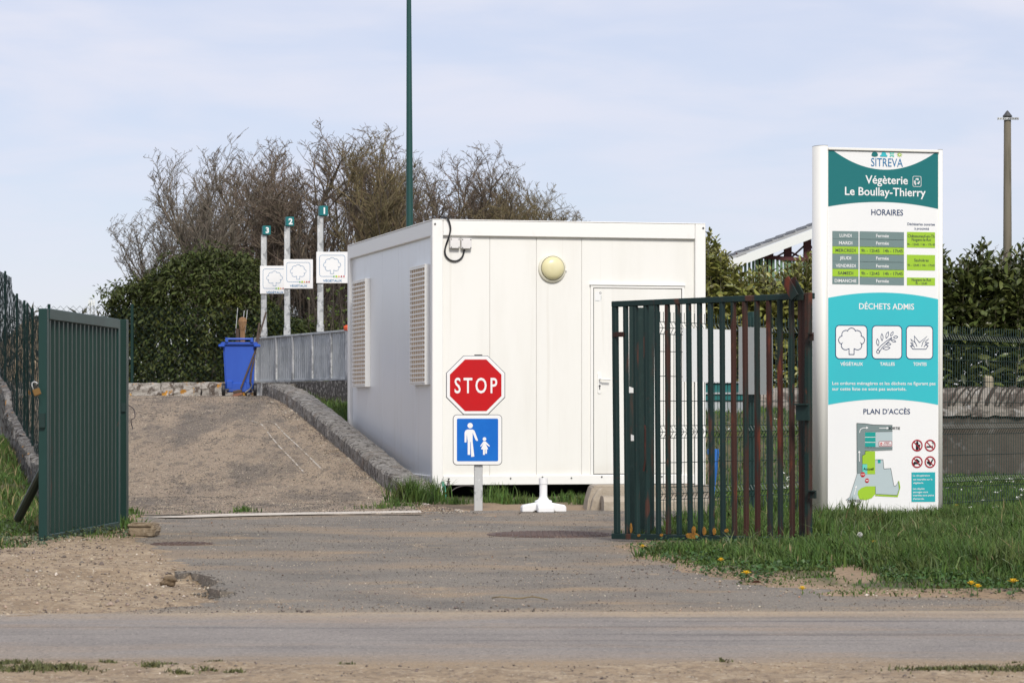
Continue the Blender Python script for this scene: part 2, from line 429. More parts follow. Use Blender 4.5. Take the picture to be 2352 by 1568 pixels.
M_ramp = mat('worn aggregate concrete', (.345, .268, .19), .9, layers=[
    ((1.1, .22, .5), (.15, .125, .10), .48, .62, .85), ((1.6, .6, 1), (.41, .315, .215), .52, .68, .65), ((9, 3, 4), (.11, .092, .075), .52, .62, .6), ((14, 5, 5), (.40, .315, .22), .58, .66, .5),
    ((55, 25, 30), (.065, .056, .05), .54, .62, .85), ((60, 30, 30), (.58, .49, .37), .60, .66, .95), (30, (.44, .35, .25), .62, .70, .6)], bump=(40, .8, 'noise', .04))
M_verge = mat('verge soil', (.060, .070, .025), .95, layers=[(3, (.12, .095, .05), .45, .65, .8), ((4, 4, 4), (.30, .21, .13), .62, .30, .95, 'attr', 'edge', .30), (30, (.03, .03, .015), .5, .7, .6)], bump=(25, .5))
M_stopline = mat('worn white road paint', (.58, .53, .455), .8, layers=[((6, 9, 1), (.30, .24, .18), .54, .64, .9), (40, (.34, .28, .22), .54, .64, .7)])

g = MB(); g.add([(-3000, -60, -.11), (3000, -60, -.11), (3000, 5500, -.11), (-3000, 5500, -.11)], [(0, 1, 2, 3)])
g.build('ground', M_field, recalc=False)['kind'] = 'structure'

def XY(*px): return [tuple(P(x, y)[:2]) for x, y in px]
def rough_line(pts, amp, step, seed):
    rr = np.random.default_rng(seed); out = []
    for i in range(len(pts) - 1):
        a, b = np.array(pts[i]), np.array(pts[i + 1]); n = max(1, int(np.hypot(*(b - a)) / step))
        for k in range(n): out.append(tuple(a + (b - a) * k / n + (rr.normal(0, amp, 2) if k else rr.normal(0, amp * .5, 2))))
    out.append(tuple(pts[-1])); return out
# broken edge of the driveway along the dirt
left_edge = XY((292, 1184), (310, 1240), (345, 1262), (385, 1288), (396, 1306), (408, 1318), (440, 1313), (470, 1322), (494, 1325), (500, 1337), (489, 1349), (505, 1357), (545, 1358), (505, 1373), (420, 1388), (300, 1401), (0, 1418))
left_edge = rough_line(left_edge, .02, .10, 3)
right_far = XY((2352, 1340))
apron = left_edge + [(-9, 13.25), (-9, 12.4), (12, 12.4), (12, 21), (2.6, 24), (2.3, 27.75), (-.1, 27.75), (-1.0, 27.3), (-3.2, 26.6)]
mb = MB(); mb.slab(apron, -.10, 0.0); mb.build('driveway', M_apron)['kind'] = 'structure'
road_edge = rough_line([(-60, 13.30), (-6, 13.38), (0, 13.62), (4, 13.78), (60, 14.0)], .015, .15, 5)
mb = MB(); mb.slab(road_edge + [(60, 10.3), (-60, 10.3)], -.08, .006); mb.build('road', M_road)['kind'] = 'structure'

def h_near(X, Y):
    n = vnoise(X, Y, 3.1, 1) * .035 + vnoise(X, Y, 9, 2) * .015
    return -.05 + smooth(11.35, 10.5, Y + .55 * (vnoise(X, Y, 1.3, 4) - .5)) * .055 + n * smooth(11.2, 10.4, Y)
grid_sheet('dirt_shoulder', -6, 6, 8.2, 11.6, .06, h_near, M_dirt)

def h_dirt(X, Y):
    d = dist_poly(left_edge, X, Y, False); ins = inside(apron, X, Y); e = smooth(0, .9, d)
    hole = smooth(17.3, 16.7, Y) * smooth(14.5, 15.0, Y) * (1 - smooth(.25, 1.3, d))      # only the broken corner is lower than the asphalt
    z = .004 + .03 * e - .055 * hole + (vnoise(X, Y, 1.2, 5) - .5) * .05 * e + (vnoise(X, Y, 5, 6) - .5) * .022 + (vnoise(X, Y, 14, 7) - .5) * .016
    return np.where(ins, z - .085 * hole - d * .10 - .04 * smooth(.3, .6, d), z)
grid_sheet('dirt_lot', -9, -.9, 13.1, 25.5, .055, h_dirt, M_dirt)

def h_yard(X, Y): return -.03 + (vnoise(X, Y, 4, 8) - .5) * .05 + smooth(27.6, 28.6, Y) * .03
grid_sheet('yard_soil', -1.6, 3.2, 27.5, 40, .14, h_yard, M_verge, ('edge', lambda X, Y: np.full(X.shape, .12) + .5 * smooth(28.5, 31.5, Y)))

# grass verge on the sign side: a low mound with a wavering rim
v_edge = [(.76, 19.75), (.80, 20.6), (.86, 21.4), (1.0, 22.5), (1.35, 24), (1.8, 26), (2.05, 27.5), (2.1, 33), (2.1, 44), (14, 44), (14, 14.15), (3.9, 14.3), (2.57, 14.55), (2.05, 14.75), (1.63, 15.0), (1.36, 15.8), (.97, 17.35), (.78, 19.0)]
def sd_verge(X, Y):
    d = dist_poly(v_edge, X, Y); return np.where(inside(v_edge, X, Y), d, -d) + (vnoise(X, Y, 2.4, 9) - .5) * .30 + (vnoise(X, Y, 8, 10) - .5) * .12
def patch_d(X, Y): return np.clip(np.hypot((X - 1.93) / .16, (Y - 16.5) / .8) - .75, 0, 1)        # a bare sandy patch in the verge
def bank(X, Y): return .92 * smooth(33.5, 39, Y) * smooth(4.6, 3.6, X)
def h_verge(X, Y):
    s = sd_verge(X, Y); return np.clip(s * .22, -.09, .0) + .018 * smooth(0, .25, s) + .02 * smooth(.1, 1.5, s) * smooth(25, 19, Y) + (vnoise(X, Y, 3, 11) - .5) * .05 * smooth(0, .5, s) + bank(X, Y)
grid_sheet('grass_verge_ground', .3, 14, 13.6, 44, .12, h_verge, M_verge, ('edge', lambda X, Y: np.minimum(np.clip(sd_verge(X, Y), 0, 1), patch_d(X, Y))))

KX = lambda D: -1.25 - .2155 * (D - 31)              # left face of the kerb beside the cabin
# grass on the left of the gate leaf
l_edge = XY((-500, 1290), (0, 1275), (100, 1262), (180, 1250), (250, 1243), (312, 1240), (300, 1192)) + [(-3.35, 26.2), (-4.0, 27), (-4.6, 30), (-5.9, 36), (-14, 36), (-14, 19)]
def sd_left(X, Y):
    d = dist_poly(l_edge, X, Y); return np.where(inside(l_edge, X, Y), d, -d) + (vnoise(X, Y, 2.4, 19) - .5) * .25
def h_left(X, Y):
    s = sd_left(X, Y); w_ = X - (KX(Y) - 4.0); return .082 * np.clip(Y - 26, 0, 12) * smooth(.12, -.1, w_) - .25 * smooth(.0, .3, w_) * smooth(26.5, 27.2, Y) + np.clip(s * .3, -.12, 0) + .03 * smooth(-.1, .6, s) + (vnoise(X, Y, 3, 12) - .5) * .05 * smooth(-.1, .5, s)
grid_sheet('grass_strip_ground', -11, -2.6, 18, 34, .13, h_left, M_verge, ('edge', lambda X, Y: np.clip(sd_left(X, Y), 0, 1)))

# ramp up to the tipping platform
RAMP_D = np.array([26.2, 28, 29.5, 31, 32, 34.6, 37.8, 39.6, 41.2, 42.6, 46]); RAMP_Z = np.array([.006, .008, .012, .05, .14, .462, .85, 1.045, 1.154, 1.172, 1.172])
def ramp_z(D):
    t = np.linspace(-.35, .35, 15); return np.mean([np.interp(np.asarray(D, float) + k, RAMP_D, RAMP_Z) for k in t], 0)
ds = np.arange(26.3, 42.7, .2); nx = 30; vs = []; fs = []
for i, D in enumerate(ds):
    xl = KX(D) - 3.75; xr = KX(D) + .06 if D > 30.4 else KX(30.4) + .06 + (30.4 - D) * .06
    xl = max(xl, -6.9 + .0) if D < 40 else -14
    for k in range(nx + 1):
        x = xl + (xr - xl) * k / nx; vs.append((x, D + .10 * (D < 26.4), float(ramp_z(D)) + R.uniform(-.004, .004)))
for i in range(len(ds) - 1):
    for k in range(nx): a = i * (nx + 1) + k; fs.append((a, a + 1, a + nx + 2, a + nx + 1))
o = link('ramp', mesh_np('ramp', vs, fs), None, [M_ramp], smooth=True); o['kind'] = 'structure'
rail_pt = lambda t: (-3.87 + 1.57 * t, 44 - 4 * t)
mb = MB(); mb.slab([(-14, 42.4), (KX(42.4), 42.4), rail_pt(.22), rail_pt(1.28), (-1.2, 41.5), (-1.2, 60), (-14, 60)], .2, 1.168)
mb.build('platform', M_ramp)['kind'] = 'structure'
mb = MB(); mb.slab(XY((350, 1189.5), (520, 1182.2), (700, 1178.8), (966, 1174.4), (969, 1179.3), (820, 1181.5), (700, 1183.4), (560, 1186.5), (410, 1191)), .0105, .0125)
mb.build('stop_line', M_stopline)['kind'] = 'structure'
# pale scrape marks on the ramp
M_scr = mat('pale scrape', (.50, .46, .40), .9, layers=[(9, (.26, .2, .14), .46, .56, .95)])
def on_ramp(x, y):
    D = 36.0
    for _ in range(30):
        z = float(ramp_z(D)); D = D + .5 * ((H - z) * F / (y - HY) - D) if abs(y - HY) > 1e-6 and z < H else D + .5 * ((z - H) * F / (HY - y) - D)
        D = min(max(D, 27), 42)
    # bisect on the pixel row, the row falls as the ramp goes away
    lo, hi = 27., 42.
    for _ in range(40):
        mid = (lo + hi) / 2; row = HY - (float(ramp_z(mid)) - H) / mid * F
        if row > y: lo = mid
        else: hi = mid
    return Vector(((x - CX) / F * lo, lo, float(ramp_z(lo)) + .006))
for pts in (((578, 967), (601, 975), (620, 1000), (640, 1024), (672, 1057), (698, 1085)), ((612, 968), (632, 973), (652, 995), (690, 1030), (741, 1080))):
    mb = MB(); q = [on_ramp(*p) for p in pts]
    for a, b in zip(q[:-1], q[1:]):
        s = (b - a).cross(Vector((0, 0, 1))).normalized() * .009; mb.add([a - s, a + s, b + s, b - s], [(0, 1, 2, 3)])
    o = mb.build('scrape_mark', M_scr, recalc=False); o['kind'] = 'structure'

# ------------------------------------------------------------------ concrete walls of the ramp
M_kerb = mat('weathered rough concrete', (.30, .28, .25), .95, layers=[
    (7, (.40, .38, .35), .47, .62, .8), ((14, 14, 6), (.06, .05, .042), .52, .60, .9), (3, (.17, .135, .10), .50, .68, .6), (34, (.56, .54, .50), .58, .66, .8), (28, (.06, .05, .042), .57, .63, .9), ((2.2, 2.2, 2.2), (.22, .145, .09), .58, .7, .6)], bump=(16, 1.0, 'noise', .09))
M_pebble = mat('pebbledash wall', (.085, .078, .072), .95, layers=[(3, (.05, .046, .042), .4, .7, .7), (20, (.42, .40, .37), .53, .60, .9), (12, (.16, .145, .13), .5, .7, .5)], bump=(26, .9, 'noise', .05))
M_lichen = mat('lichen covered stone', (.33, .305, .27), .95, layers=[(5, (.46, .43, .39), .42, .6, .8), (8, (.085, .062, .048), .49, .57, .9), (16, (.54, .51, .46), .56, .64, .8), (5.5, (.50, .235, .03), .585, .625, .95), (11, (.5, .27, .05), .63, .67, .9)], bump=(20, .9, 'noise', .05))
M_bwall = mat('old boundary concrete', (.20, .185, .165), .95, layers=[(6, (.36, .34, .31), .48, .62, .8), (15, (.055, .045, .038), .51, .59, .9), (2.5, (.10, .085, .06), .5, .66, .7), (7, (.48, .22, .03), .63, .67, .9)], bump=(18, 1.0, 'noise', .06))
def lumpy(o, amp, cuts=1, seed=0):
    bm = bmesh.new(); bm.from_mesh(o.data)
    if cuts: bmesh.ops.subdivide_edges(bm, edges=bm.edges, cuts=cuts, use_grid_fill=True)
    bmesh.ops.triangulate(bm, faces=[f for f in bm.faces if len(f.verts) > 4])
    bm.normal_update(); rr = random.Random(seed)
    for v in bm.verts:
        v.co += v.normal * rr.uniform(-amp, amp) + Vector((rr.uniform(-1, 1), rr.uniform(-1, 1), rr.uniform(-1, 1))) * amp * .5
    bm.to_mesh(o.data); bm.free(); return o
def wall_strip(profile, Ds, name, m, parent=None, seed=0, amp=.012):
    """profile(D) -> list of (x, z), swept along the depth"""
    vs, fs = [], []; n = len(profile(Ds[0])); rr = random.Random(seed)
    for D in Ds:
        for x, z in profile(D): vs.append((x + rr.gauss(0, amp), D + rr.gauss(0, amp), z + rr.gauss(0, amp * .8)))
    for i in range(len(Ds) - 1):
        for k in range(n): a, b = i * n + k, i * n + (k + 1) % n; fs.append((a, b, b + n, a + n))
    fs.append(tuple(range(n))); fs.append(tuple((len(Ds) - 1) * n + k for k in reversed(range(n))))
    mb = MB(); mb.add(vs, fs); return mb.build(name, m, parent)
KT = .33
def kerb_prof(D):
    x = KX(D); z = float(ramp_z(D)); t = z + .175 if D > 30.9 else z + .16
    lo = -.08
    return [(x, lo), (x, z + .05), (x + .005, t - .03), (x + .03, t), (x + KT / 3, t + .008), (x + 2 * KT / 3, t), (x + KT - .03, t - .005), (x + KT, t - .04), (x + KT, lo)]
t = thing('retaining_kerb', 'rough grey concrete kerb climbing beside the ramp next to the white cabin', 'kerb', (0, 0, 0))
wall_strip(kerb_prof, list(np.arange(30.55, 41.35, .12)), 'kerb_body', M_kerb, t, 4, .0055)
t = thing('pebbledash_wall', 'dark pebbledash retaining wall under the galvanised railing', 'wall', (0, 0, 0))
mb = MB(); a, b = Vector((*rail_pt(.14), 0)), Vector((*rail_pt(1.3), 0)); mb.beam(a + Vector((0, 0, .55)), b + Vector((0, 0, .55)), .18, 1.62)
lumpy(mb.build('wall_body', M_pebble, t), .010, 5, 2)
mb = MB(); mb.box(KX(41.3), KX(41.3) + .36, 41.36, 43.1, .3, 1.335); lumpy(mb.build('pier', M_kerb, t), .012, 3, 9)
# outer wall of the ramp on the field side, stepped top
WLX = lambda D: KX(D) - 4.0
LWT = .14
lw_top = lambda D: np.interp(D, [26, 29.4, 29.6, 34.6, 34.9, 38.5, 38.8, 42], [.41, .53, .57, .975, 1.17, 1.42, 1.50, 1.62])
def lw_prof(D):
    x = WLX(D); z = float(lw_top(D))
    return [(x, -.15), (x, z - .11), (x - .015, z - .10), (x - .015, z - .02), (x, z), (x + LWT / 2, z + .006), (x + LWT - .01, z), (x + LWT, z - .04), (x + LWT, -.15)]
t = thing('boundary_wall', 'old lichen spotted concrete wall under the green chain-link fence', 'wall', (0, 0, 0))
wall_strip(lw_prof, list(np.arange(26.2, 42.0, .13)), 'wall_body', M_bwall, t, 6, .014)
# low wall at the back of the platform, laid in blocks
t = thing('low_stone_wall', 'low lichen covered stone wall at the foot of the big dark hedge', 'wall', (-5.8, 46, 1.15))
x = -2.6; i = 0
while x < 2.9:
    w = R.uniform(.5, .95); h = R.uniform(.20, .255); mb = MB(); mb.box(x, x + w - .015, R.uniform(-.03, .02), .32, 0, h)
    lumpy(mb.build('stone', M_lichen, t), .012, 4, 20 + i); x += w; i += 1
# ------------------------------------------------------------------ site cabin
CF = Frame(((993 - CX) / F * 31.67, 31.67, 0), rad(13.5))
cw = CF.front(1621, 800)[0]; cht = CF.front(993, 503)[1]; cd = CF.side(798, 800)[0]
cabin = thing('site_cabin', 'white portable site cabin with barred side windows and a door', 'cabin', CF.loc, CF.rz)
z_f = CF.front(1300, 545)[1]; z_r1 = CF.front(1300, 1091)[1]; z_r0 = CF.front(1300, 1112)[1]
pw = CF.front(1018, 800)[0]; rc = .045
mb = MB(); mb.box(0, cw, 0, cd, cht - .012, cht); mb.build('roof', M_trim, cabin, bevel=.004)
for k, (a, b) in enumerate(((pw + .002, cw - pw - .002),)):
    mb = MB(); mb.box(a, b, .003, .07, z_f, cht - .014); mb.build('fascia', M_trim, cabin, bevel=.006)
    mb = MB(); mb.box(a, b, .003, .09, z_r0, z_r1); mb.build('bottom_rail', M_trim, cabin, bevel=.004)
sf = CF.side(900, 560)[1]
mb = MB(); mb.box(.003, .07, .112, cd - .112, z_f, cht - .014); mb.build('fascia', M_trim, cabin, bevel=.006)
mb = MB(); mb.box(.003, .09, .112, cd - .112, z_r0, z_r1); mb.build('bottom_rail', M_trim, cabin, bevel=.004)
for sx in (0, 1):
    for sy in (0, 1):
        x0 = 0 if not sx else cw - pw; y0 = 0 if not sy else cd - .11
        mb = MB(); mb.box(x0, x0 + pw, y0, y0 + .11, -.02 if not (sx or sy) else .06, cht - .013); o = mb.build('corner_post', M_trim, cabin, bevel=.008)
        if not sy:
            s = MB(); s.lathe([(.011, 0), (.011, .006)], 12, (x0 + pw * (.25 if not sx else .75), 0, cht - .055), 'Y'); s.build('screw', M_screw, o)
            if not sx: s = MB(); s.lathe([(.010, 0), (.010, .006)], 12, (x0 + pw * .2, 0, .12), 'Y'); s.build('screw', M_screw, o)
# front wall panels between the seams
seams = [pw] + [CF.front(x, 800, rc)[0] for x in (1125, 1232, 1336)] + [cw - pw]
for a, b in zip(seams[:-1], seams[1:]):
    mb = MB(); mb.box(a + .002, b - .002, rc, rc + .05, z_r1 - .02, z_f + .03); mb.build('wall_panel', M_cabin, cabin, bevel=.0025)
mb = MB(); mb.box(pw, cw - pw, rc + .012, rc + .04, z_r1, z_f); mb.build('seam_backing', M_box, cabin)
for k in range(9):
    xs_ = pw + .05 + (cw - 2 * pw - .1) * k / 8 + R.uniform(-.03, .03)
    mb = MB(); mb.lathe([(.009, 0), (.009, .006)], 8, (xs_, .001, z_r1 - (.018 if k % 2 else .03)), 'Y'); mb.build('screw', M_screw, cabin)
# side wall panels
ns = 5; y0, y1 = .11, cd - .11
for k in range(ns):
    a, b = y0 + (y1 - y0) * k / ns, y0 + (y1 - y0) * (k + 1) / ns
    mb = MB(); mb.box(rc, rc + .05, a + .002, b - .002, z_r1 - .02, z_f + .03); mb.build('side_panel', M_wallside, cabin, bevel=.0025)
mb = MB(); mb.box(cw - rc - .05, cw - rc, .11, cd - .11, z_r1 - .02, z_f + .03); mb.box(pw, cw - pw, cd - .09, cd - .05, z_r1, z_f); mb.box(.09, cw - .09, .09, cd - .09, z_r0 + .01, z_r0 + .08)
mb.build('back_wall', M_wallside, cabin)
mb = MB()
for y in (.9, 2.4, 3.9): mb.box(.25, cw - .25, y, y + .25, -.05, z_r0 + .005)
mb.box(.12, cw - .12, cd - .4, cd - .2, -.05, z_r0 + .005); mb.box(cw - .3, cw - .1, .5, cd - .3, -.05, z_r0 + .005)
mb.build('underfloor_void', M_dark, cabin)  # support blocks coloured near-black, added to keep the gap underneath dark
# barred window boxes on the shaded side
def window(xa, xb, xe, yt, yb):
    off = -.022
    ya, yb_ = CF.side(xb, 700, off)[0], CF.side(xa, 700, off)[0]            # near and far end
    zt, zb = CF.side(xb, yt, off)[1], CF.side(xb, yb, off)[1]
    w = MB(); fr = .035
    w.box(off + .004, rc, ya, ya + .03, zb, zt); w.box(off + .004, rc, yb_ - .03, yb_, zb, zt)
    w.box(off + .004, rc, ya + .03, yb_ - .03, zt - .03, zt); w.box(off + .004, rc, ya + .03, yb_ - .03, zb, zb + .03)
    w.box(off, off + .0035, ya + .001, yb_ - .001, zt - .014, zt - .001)
    wo = w.build('window', M_trim, cabin, bevel=.003)
    s = MB(); s.box(off + .028, off + .033, ya + .03, yb_ - .03, zb + .03, zt - .03); s.build('shutter', M_shutter, wo)
    n = 26
    for k in range(n):
        z = zb + .03 + (zt - zb - .06) * k / (n - 1); s = MB(); s.box(off - .003, off + .003, ya + .012, yb_ - .012, z - .008, z + .008); s.build('grille_bar', M_trim, wo)
    s = MB(); m_ = int((yb_ - ya) / .11)
    for k in range(1, m_):
        y = ya + (yb_ - ya) * k / m_; s.box(off - .002, off + .002, y - .005, y + .005, zb + .01, zt - .01)
    o = s.build('grille_wires', M_trim, wo); o['kind'] = 'stuff'
window(808, 838, 850, 639, 888)
window(940, 975, 988, 606, 883)
# door with its frame
dx0, dzt = CF.front(1356, 655, rc); dx1, dzb = CF.front(1571, 1088, rc)
mb = MB(); f = .028
mb.box(dx0, dx0 + f, rc - .022, rc + .01, dzb, dzt); mb.box(dx1 - f, dx1, rc - .022, rc + .01, dzb, dzt); mb.box(dx0 + f, dx1 - f, rc - .022, rc + .01, dzt - f, dzt)
mb.box(dx0 - .01, dx1 + .01, rc - .034, rc - .001, dzt + .001, dzt + .014); mb.box(dx0 - .01, dx1 + .01, rc - .03, rc - .001, dzb - .02, dzb - .001)
dfr = mb.build('door_frame', M_trim, cabin, bevel=.002)
mb = MB(); mb.box(dx0 + f + .008, dx1 - f - .008, rc - .018, rc - .0115, dzb + .008, dzt - f - .008); door = mb.build('door', M_cabin, cabin, bevel=.003)
mb = MB(); mb.box(dx0 + f + .001, dx1 - f - .001, rc - .0105, rc - .002, dzb, dzt - f - .001); mb.build('door_gap_shade', M_screw, cabin)  # dark sheet painting the shadow in the gap around the door
hx, hz = CF.front(1377, 888, rc - .02)
mb = MB(); mb.prism(rrect(hx - .022, hx + .022, hz - .075, hz + .16, .02), rc - .026, rc - .014); mb.tube([(hx, rc - .02, hz + .085), (hx, rc - .075, hz + .085), (hx + .11, rc - .075, hz + .08)], .010, 8); mb.build('handle', M_trim, door, bevel=.001)
mb = MB(); mb.lathe([(.012, 0), (.012, .004)], 12, (hx, rc - .0265, hz + .01), 'Y'); mb.box(hx - .005, hx + .005, rc - .030, rc - .0262, hz - .03, hz + .005); mb.build('keyhole', M_screw, door)
sx0, sz0 = CF.front(1366, 691, rc - .014); sx1, sz1 = CF.front(1381, 670, rc - .014)
pr = Print(door, rc - .0185)
pr.poly('sticker', [[(sx0, sz0), (sx1, sz0), (sx1, sz1), (sx0, sz1)]], PW, 1)
pr.stroke('sticker_print', [ngon(sx1 - .012, sz1 - .014, .010, 10)], .004, PBLACK, 2); pr.stroke('sticker_print', [[(sx0 + .004, sz0 + .003), (sx0 + .05, sz0 + .003)], [(sx1 - .004, sz0 + .01), (sx1 - .004, sz0 + .06)]], .003, PGREY, 2, closed=False)
# bulkhead lamp, junction boxes and cable are fixed to the cabin
lx, lz = CF.front(1268, 617, rc); lr = (1301 - 1236) / 2 * pxm(32.2)
L = thing('bulkhead_lamp', 'round cream bulkhead lamp high on the white cabin front', 'lamp', CF.M @ Vector((lx, rc, lz)), CF.rz)
mb = MB(); mb.lathe([(lr, 0), (lr, .012), (lr * .97, .024), (lr * .84, .032)], 40, (0, 0, 0), 'Y'); mb.build('housing', mat('cream lamp ring', (.74, .71, .58), .4), L, smooth=True)
mb = MB(); mb.lathe([(lr * .825, .030), (lr * .81, .045), (lr * .72, .066), (lr * .52, .082), (lr * .28, .090), (.002, .092)], 40, (0, 0, .004), 'Y'); mb.build('diffuser', M_lampglass, L, smooth=True)
mb = MB(); mb.lathe([(lr * .865, .0285), (lr * .86, .0335), (lr * .832, .0345), (lr * .825, .0285)], 40, (0, 0, .004), 'Y', cap=False); mb.build('shadow_ring', mat('lamp shadow line', (.20, .19, .13), .7), L, smooth=True)  # dark ring drawn in for the shadow line around the dome
mb = MB(); mb.lathe([(.012, 0), (.012, .03)], 10, (lr * .98, 0, -.01), 'Y'); mb.build('catch', M_trim, L)
for k, (xa, xb, ya, yb) in enumerate(((1033.5, 1057, 546.5, 571), (1059.5, 1084, 547, 572))):
    x0, zt = CF.front(xa, ya, rc - .05); x1, zb = CF.front(xb, yb, rc - .05)
    B = thing('junction_box', ('grey junction box at the cabin corner, beside the hanging cable loop', 'grey junction box fed from below by the black cable loop')[k], 'junction box', CF.M @ Vector((x0, rc, zb)), CF.rz, 'junction boxes under the cabin roof edge')
    mb = MB(); mb.box(0, x1 - x0, -.05, -.003, 0, zt - zb); bo = mb.build('case', M_box, B, bevel=.008, segs=2)
    mb = MB(); mb.box(.004, x1 - x0 - .004, -.056, -.0505, .004, zt - zb - .004); mb.build('lid', M_box, B, bevel=.003)
    for a in (.014, x1 - x0 - .014):
        for b in (.014, zt - zb - .014): mb = MB(); mb.lathe([(.006, 0), (.006, .004)], 8, (a, -.0555, b), 'Y'); mb.build('screw', M_screw, B)
pts = [(1017, 501), (1027, 503), (1033, 513), (1035, 528), (1031, 545), (1025, 562), (1022, 578), (1026, 590), (1036, 598), (1050, 599), (1062, 590), (1067, 573)]
q = []
for i, p in enumerate(pts):
    x, z = CF.front(p[0], p[1], rc - .02 if i > 4 else -.02); q.append((x, (-.014 if 0 < i < 5 else rc - .015) if i else .05, z + (.012 if i < 2 else 0)))
def catmull(pts, n=6):
    p = [Vector(a) for a in pts]; p = [p[0]] + p + [p[-1]]; out = []
    for i in range(1, len(p) - 2):
        for k in range(n):
            t = k / n; a, b, c, d = p[i - 1:i + 3]
            out.append(.5 * ((2 * b) + (c - a) * t + (2 * a - 5 * b + 4 * c - d) * t * t + (3 * b - a - 3 * c + d) * t ** 3))
    return out + [p[-1]]
mb = MB(); mb.tube(catmull(q), .010, 8); o = mb.build('power_cable', M_black)
o.location = CF.loc; o.rotation_euler = (0, 0, CF.rz); tag(o, 'black power cable looping from the cabin roof to the junction boxes', 'cable')
# ------------------------------------------------------------------ tap, hose and wires under the cabin corner
M_hose = mat('green hose', (.01, .30, .20), .4); M_tap = mat('old grey brass', (.12, .10, .10), .4, .7)
o = MB().tube(catmull([A(1017, 1108, 31.5), A(1020, 1120, 31.3), A(1021, 1140, 31.1), A(1019, 1155, 30.9), A(1021, 1168, 30.2), A(1017, 1172, 29.6)]), .018, 8).build('garden_hose', M_hose); tag(o, 'green ribbed hose hanging at the corner post of the white cabin', 'hose')
b = A(1030, 1108, 31.4)
t = thing('water_tap', 'small metal tap sticking out under the cabin beside the green hose', 'tap', b)
MB().tube([(0, .1, 0), (0, -.02, 0), (.0, -.06, -.01), (.0, -.07, -.05)], .014, 8).build('spout', M_tap, t, smooth=True)
MB().lathe([(.022, 0), (.022, .01), (.006, .012), (.006, .04)], 10, (0, -.02, .01)).build('handle', M_tap, t)
o = MB().tube(catmull([A(1036, 1128, 31.5), A(1050, 1119, 31.6), A(1070, 1115, 31.7), A(1090, 1118, 31.8), A(1105, 1124, 31.9)]), .006, 6).build('thin_pipe', M_tap); tag(o, 'thin grey pipe arching under the white cabin', 'pipe')

# ------------------------------------------------------------------ stop sign and pedestrian panel on one post
D = 27.9; s = pxm(D)
SF = Frame((A(1099, 1172, D).x, D, 0), rad(2.5))
sg = thing('stop_sign_post', 'red octagonal sign reading STOP above a blue panel, on a galvanised post', 'road sign', SF.loc, SF.rz)
zz = lambda y: H - (y - HY) * s
mb = MB(); w = .041
mb.box(-w, w, .02, .07, -.05, zz(816)); mb.build('post', M_metal, sg, bevel=.006)
mb = MB(); mb.box(-w + .003, w - .003, .022, .068, zz(816) + .001, zz(814)); mb.build('post_cap', M_black, sg)
oc = zz(884.5); ox = (1092.5 - 1099) * s; ap = 66.5 * s
M_rim = mat('dark plate edge', (.09, .09, .10), .6)
octa = lambda a: ngon(ox, oc, a / math.cos(math.pi / 8), 8, math.pi / 8)
mb = MB(); mb.prism(octa(ap), -.012, .012); pl = mb.build('octagon_plate', PW, sg, bevel=.004)
mb = MB(); mb.prism(octa(ap * 1.022), .0125, .018); mb.build('plate_rim', M_rim, sg)
pr = Print(pl, -.0125); pr.poly('red_field', [octa(ap * .89)], PRED, 1)
pr.text('STOP', (1044 - 1099) * s, (1142 - 1099) * s, zz(902), (902 - 868) * s, PW, 2, off=.012, space=1.35)
bx0, bx1, bz0, bz1 = (1041.5 - 1099) * s, (1152 - 1099) * s, zz(1066.5), zz(953)
mb = MB(); mb.prism(rrect(bx0, bx1, bz0, bz1, .035), -.010, .012); pb = mb.build('square_plate', PW, sg, bevel=.003)
mb = MB(); mb.prism(rrect(bx0 - .006, bx1 + .006, bz0 - .006, bz1 + .006, .04), .0125, .018); mb.build('plate_rim', M_rim, sg)
m_ = .033; pr = Print(pb, -.0105); pr.poly('blue_field', [rrect(bx0 + m_, bx1 - m_, bz0 + m_, bz1 - m_, .012)], PSBLUE, 1)
q = lambda x, y: ((775.2 + .476 * x - 1099) * s, zz(459.4 + .476 * y))
man = [[q(*p) for p in ((627, 1106), (653, 1106), (661, 1112), (678, 1158), (673, 1162), (665, 1155), (652, 1122), (652, 1166), (660, 1236), (645, 1238), (642, 1166), (640, 1166), (640, 1228), (628, 1228), (628, 1166), (624, 1128), (622, 1168), (613, 1168), (613, 1120), (618, 1110))]]
girl = [[q(*p) for p in ((704, 1163), (714, 1163), (735, 1184), (732, 1189), (716, 1177), (727, 1201), (721, 1201), (721, 1222), (713, 1222), (713, 1202), (711, 1202), (711, 1228), (702, 1228), (702, 1202), (692, 1201), (703, 1175), (692, 1189), (688, 1186))]]
hr = abs(q(653, 0)[0] - q(640, 0)[0])
pr.poly('pedestrian_pictogram', man + [ngon(*q(640, 1087), hr, 18)], PW, 2); pr.poly('child_pictogram', girl + [ngon(*q(709, 1152), hr * .68, 16)], PW, 2)
# clamp bolts behind nothing: two small bracket strips on the post
for y in (930, 1000): mb = MB(); mb.box(-.06, .06, .0182, .0198, zz(y) - .012, zz(y) + .012); mb.build('bracket', M_metal, sg)

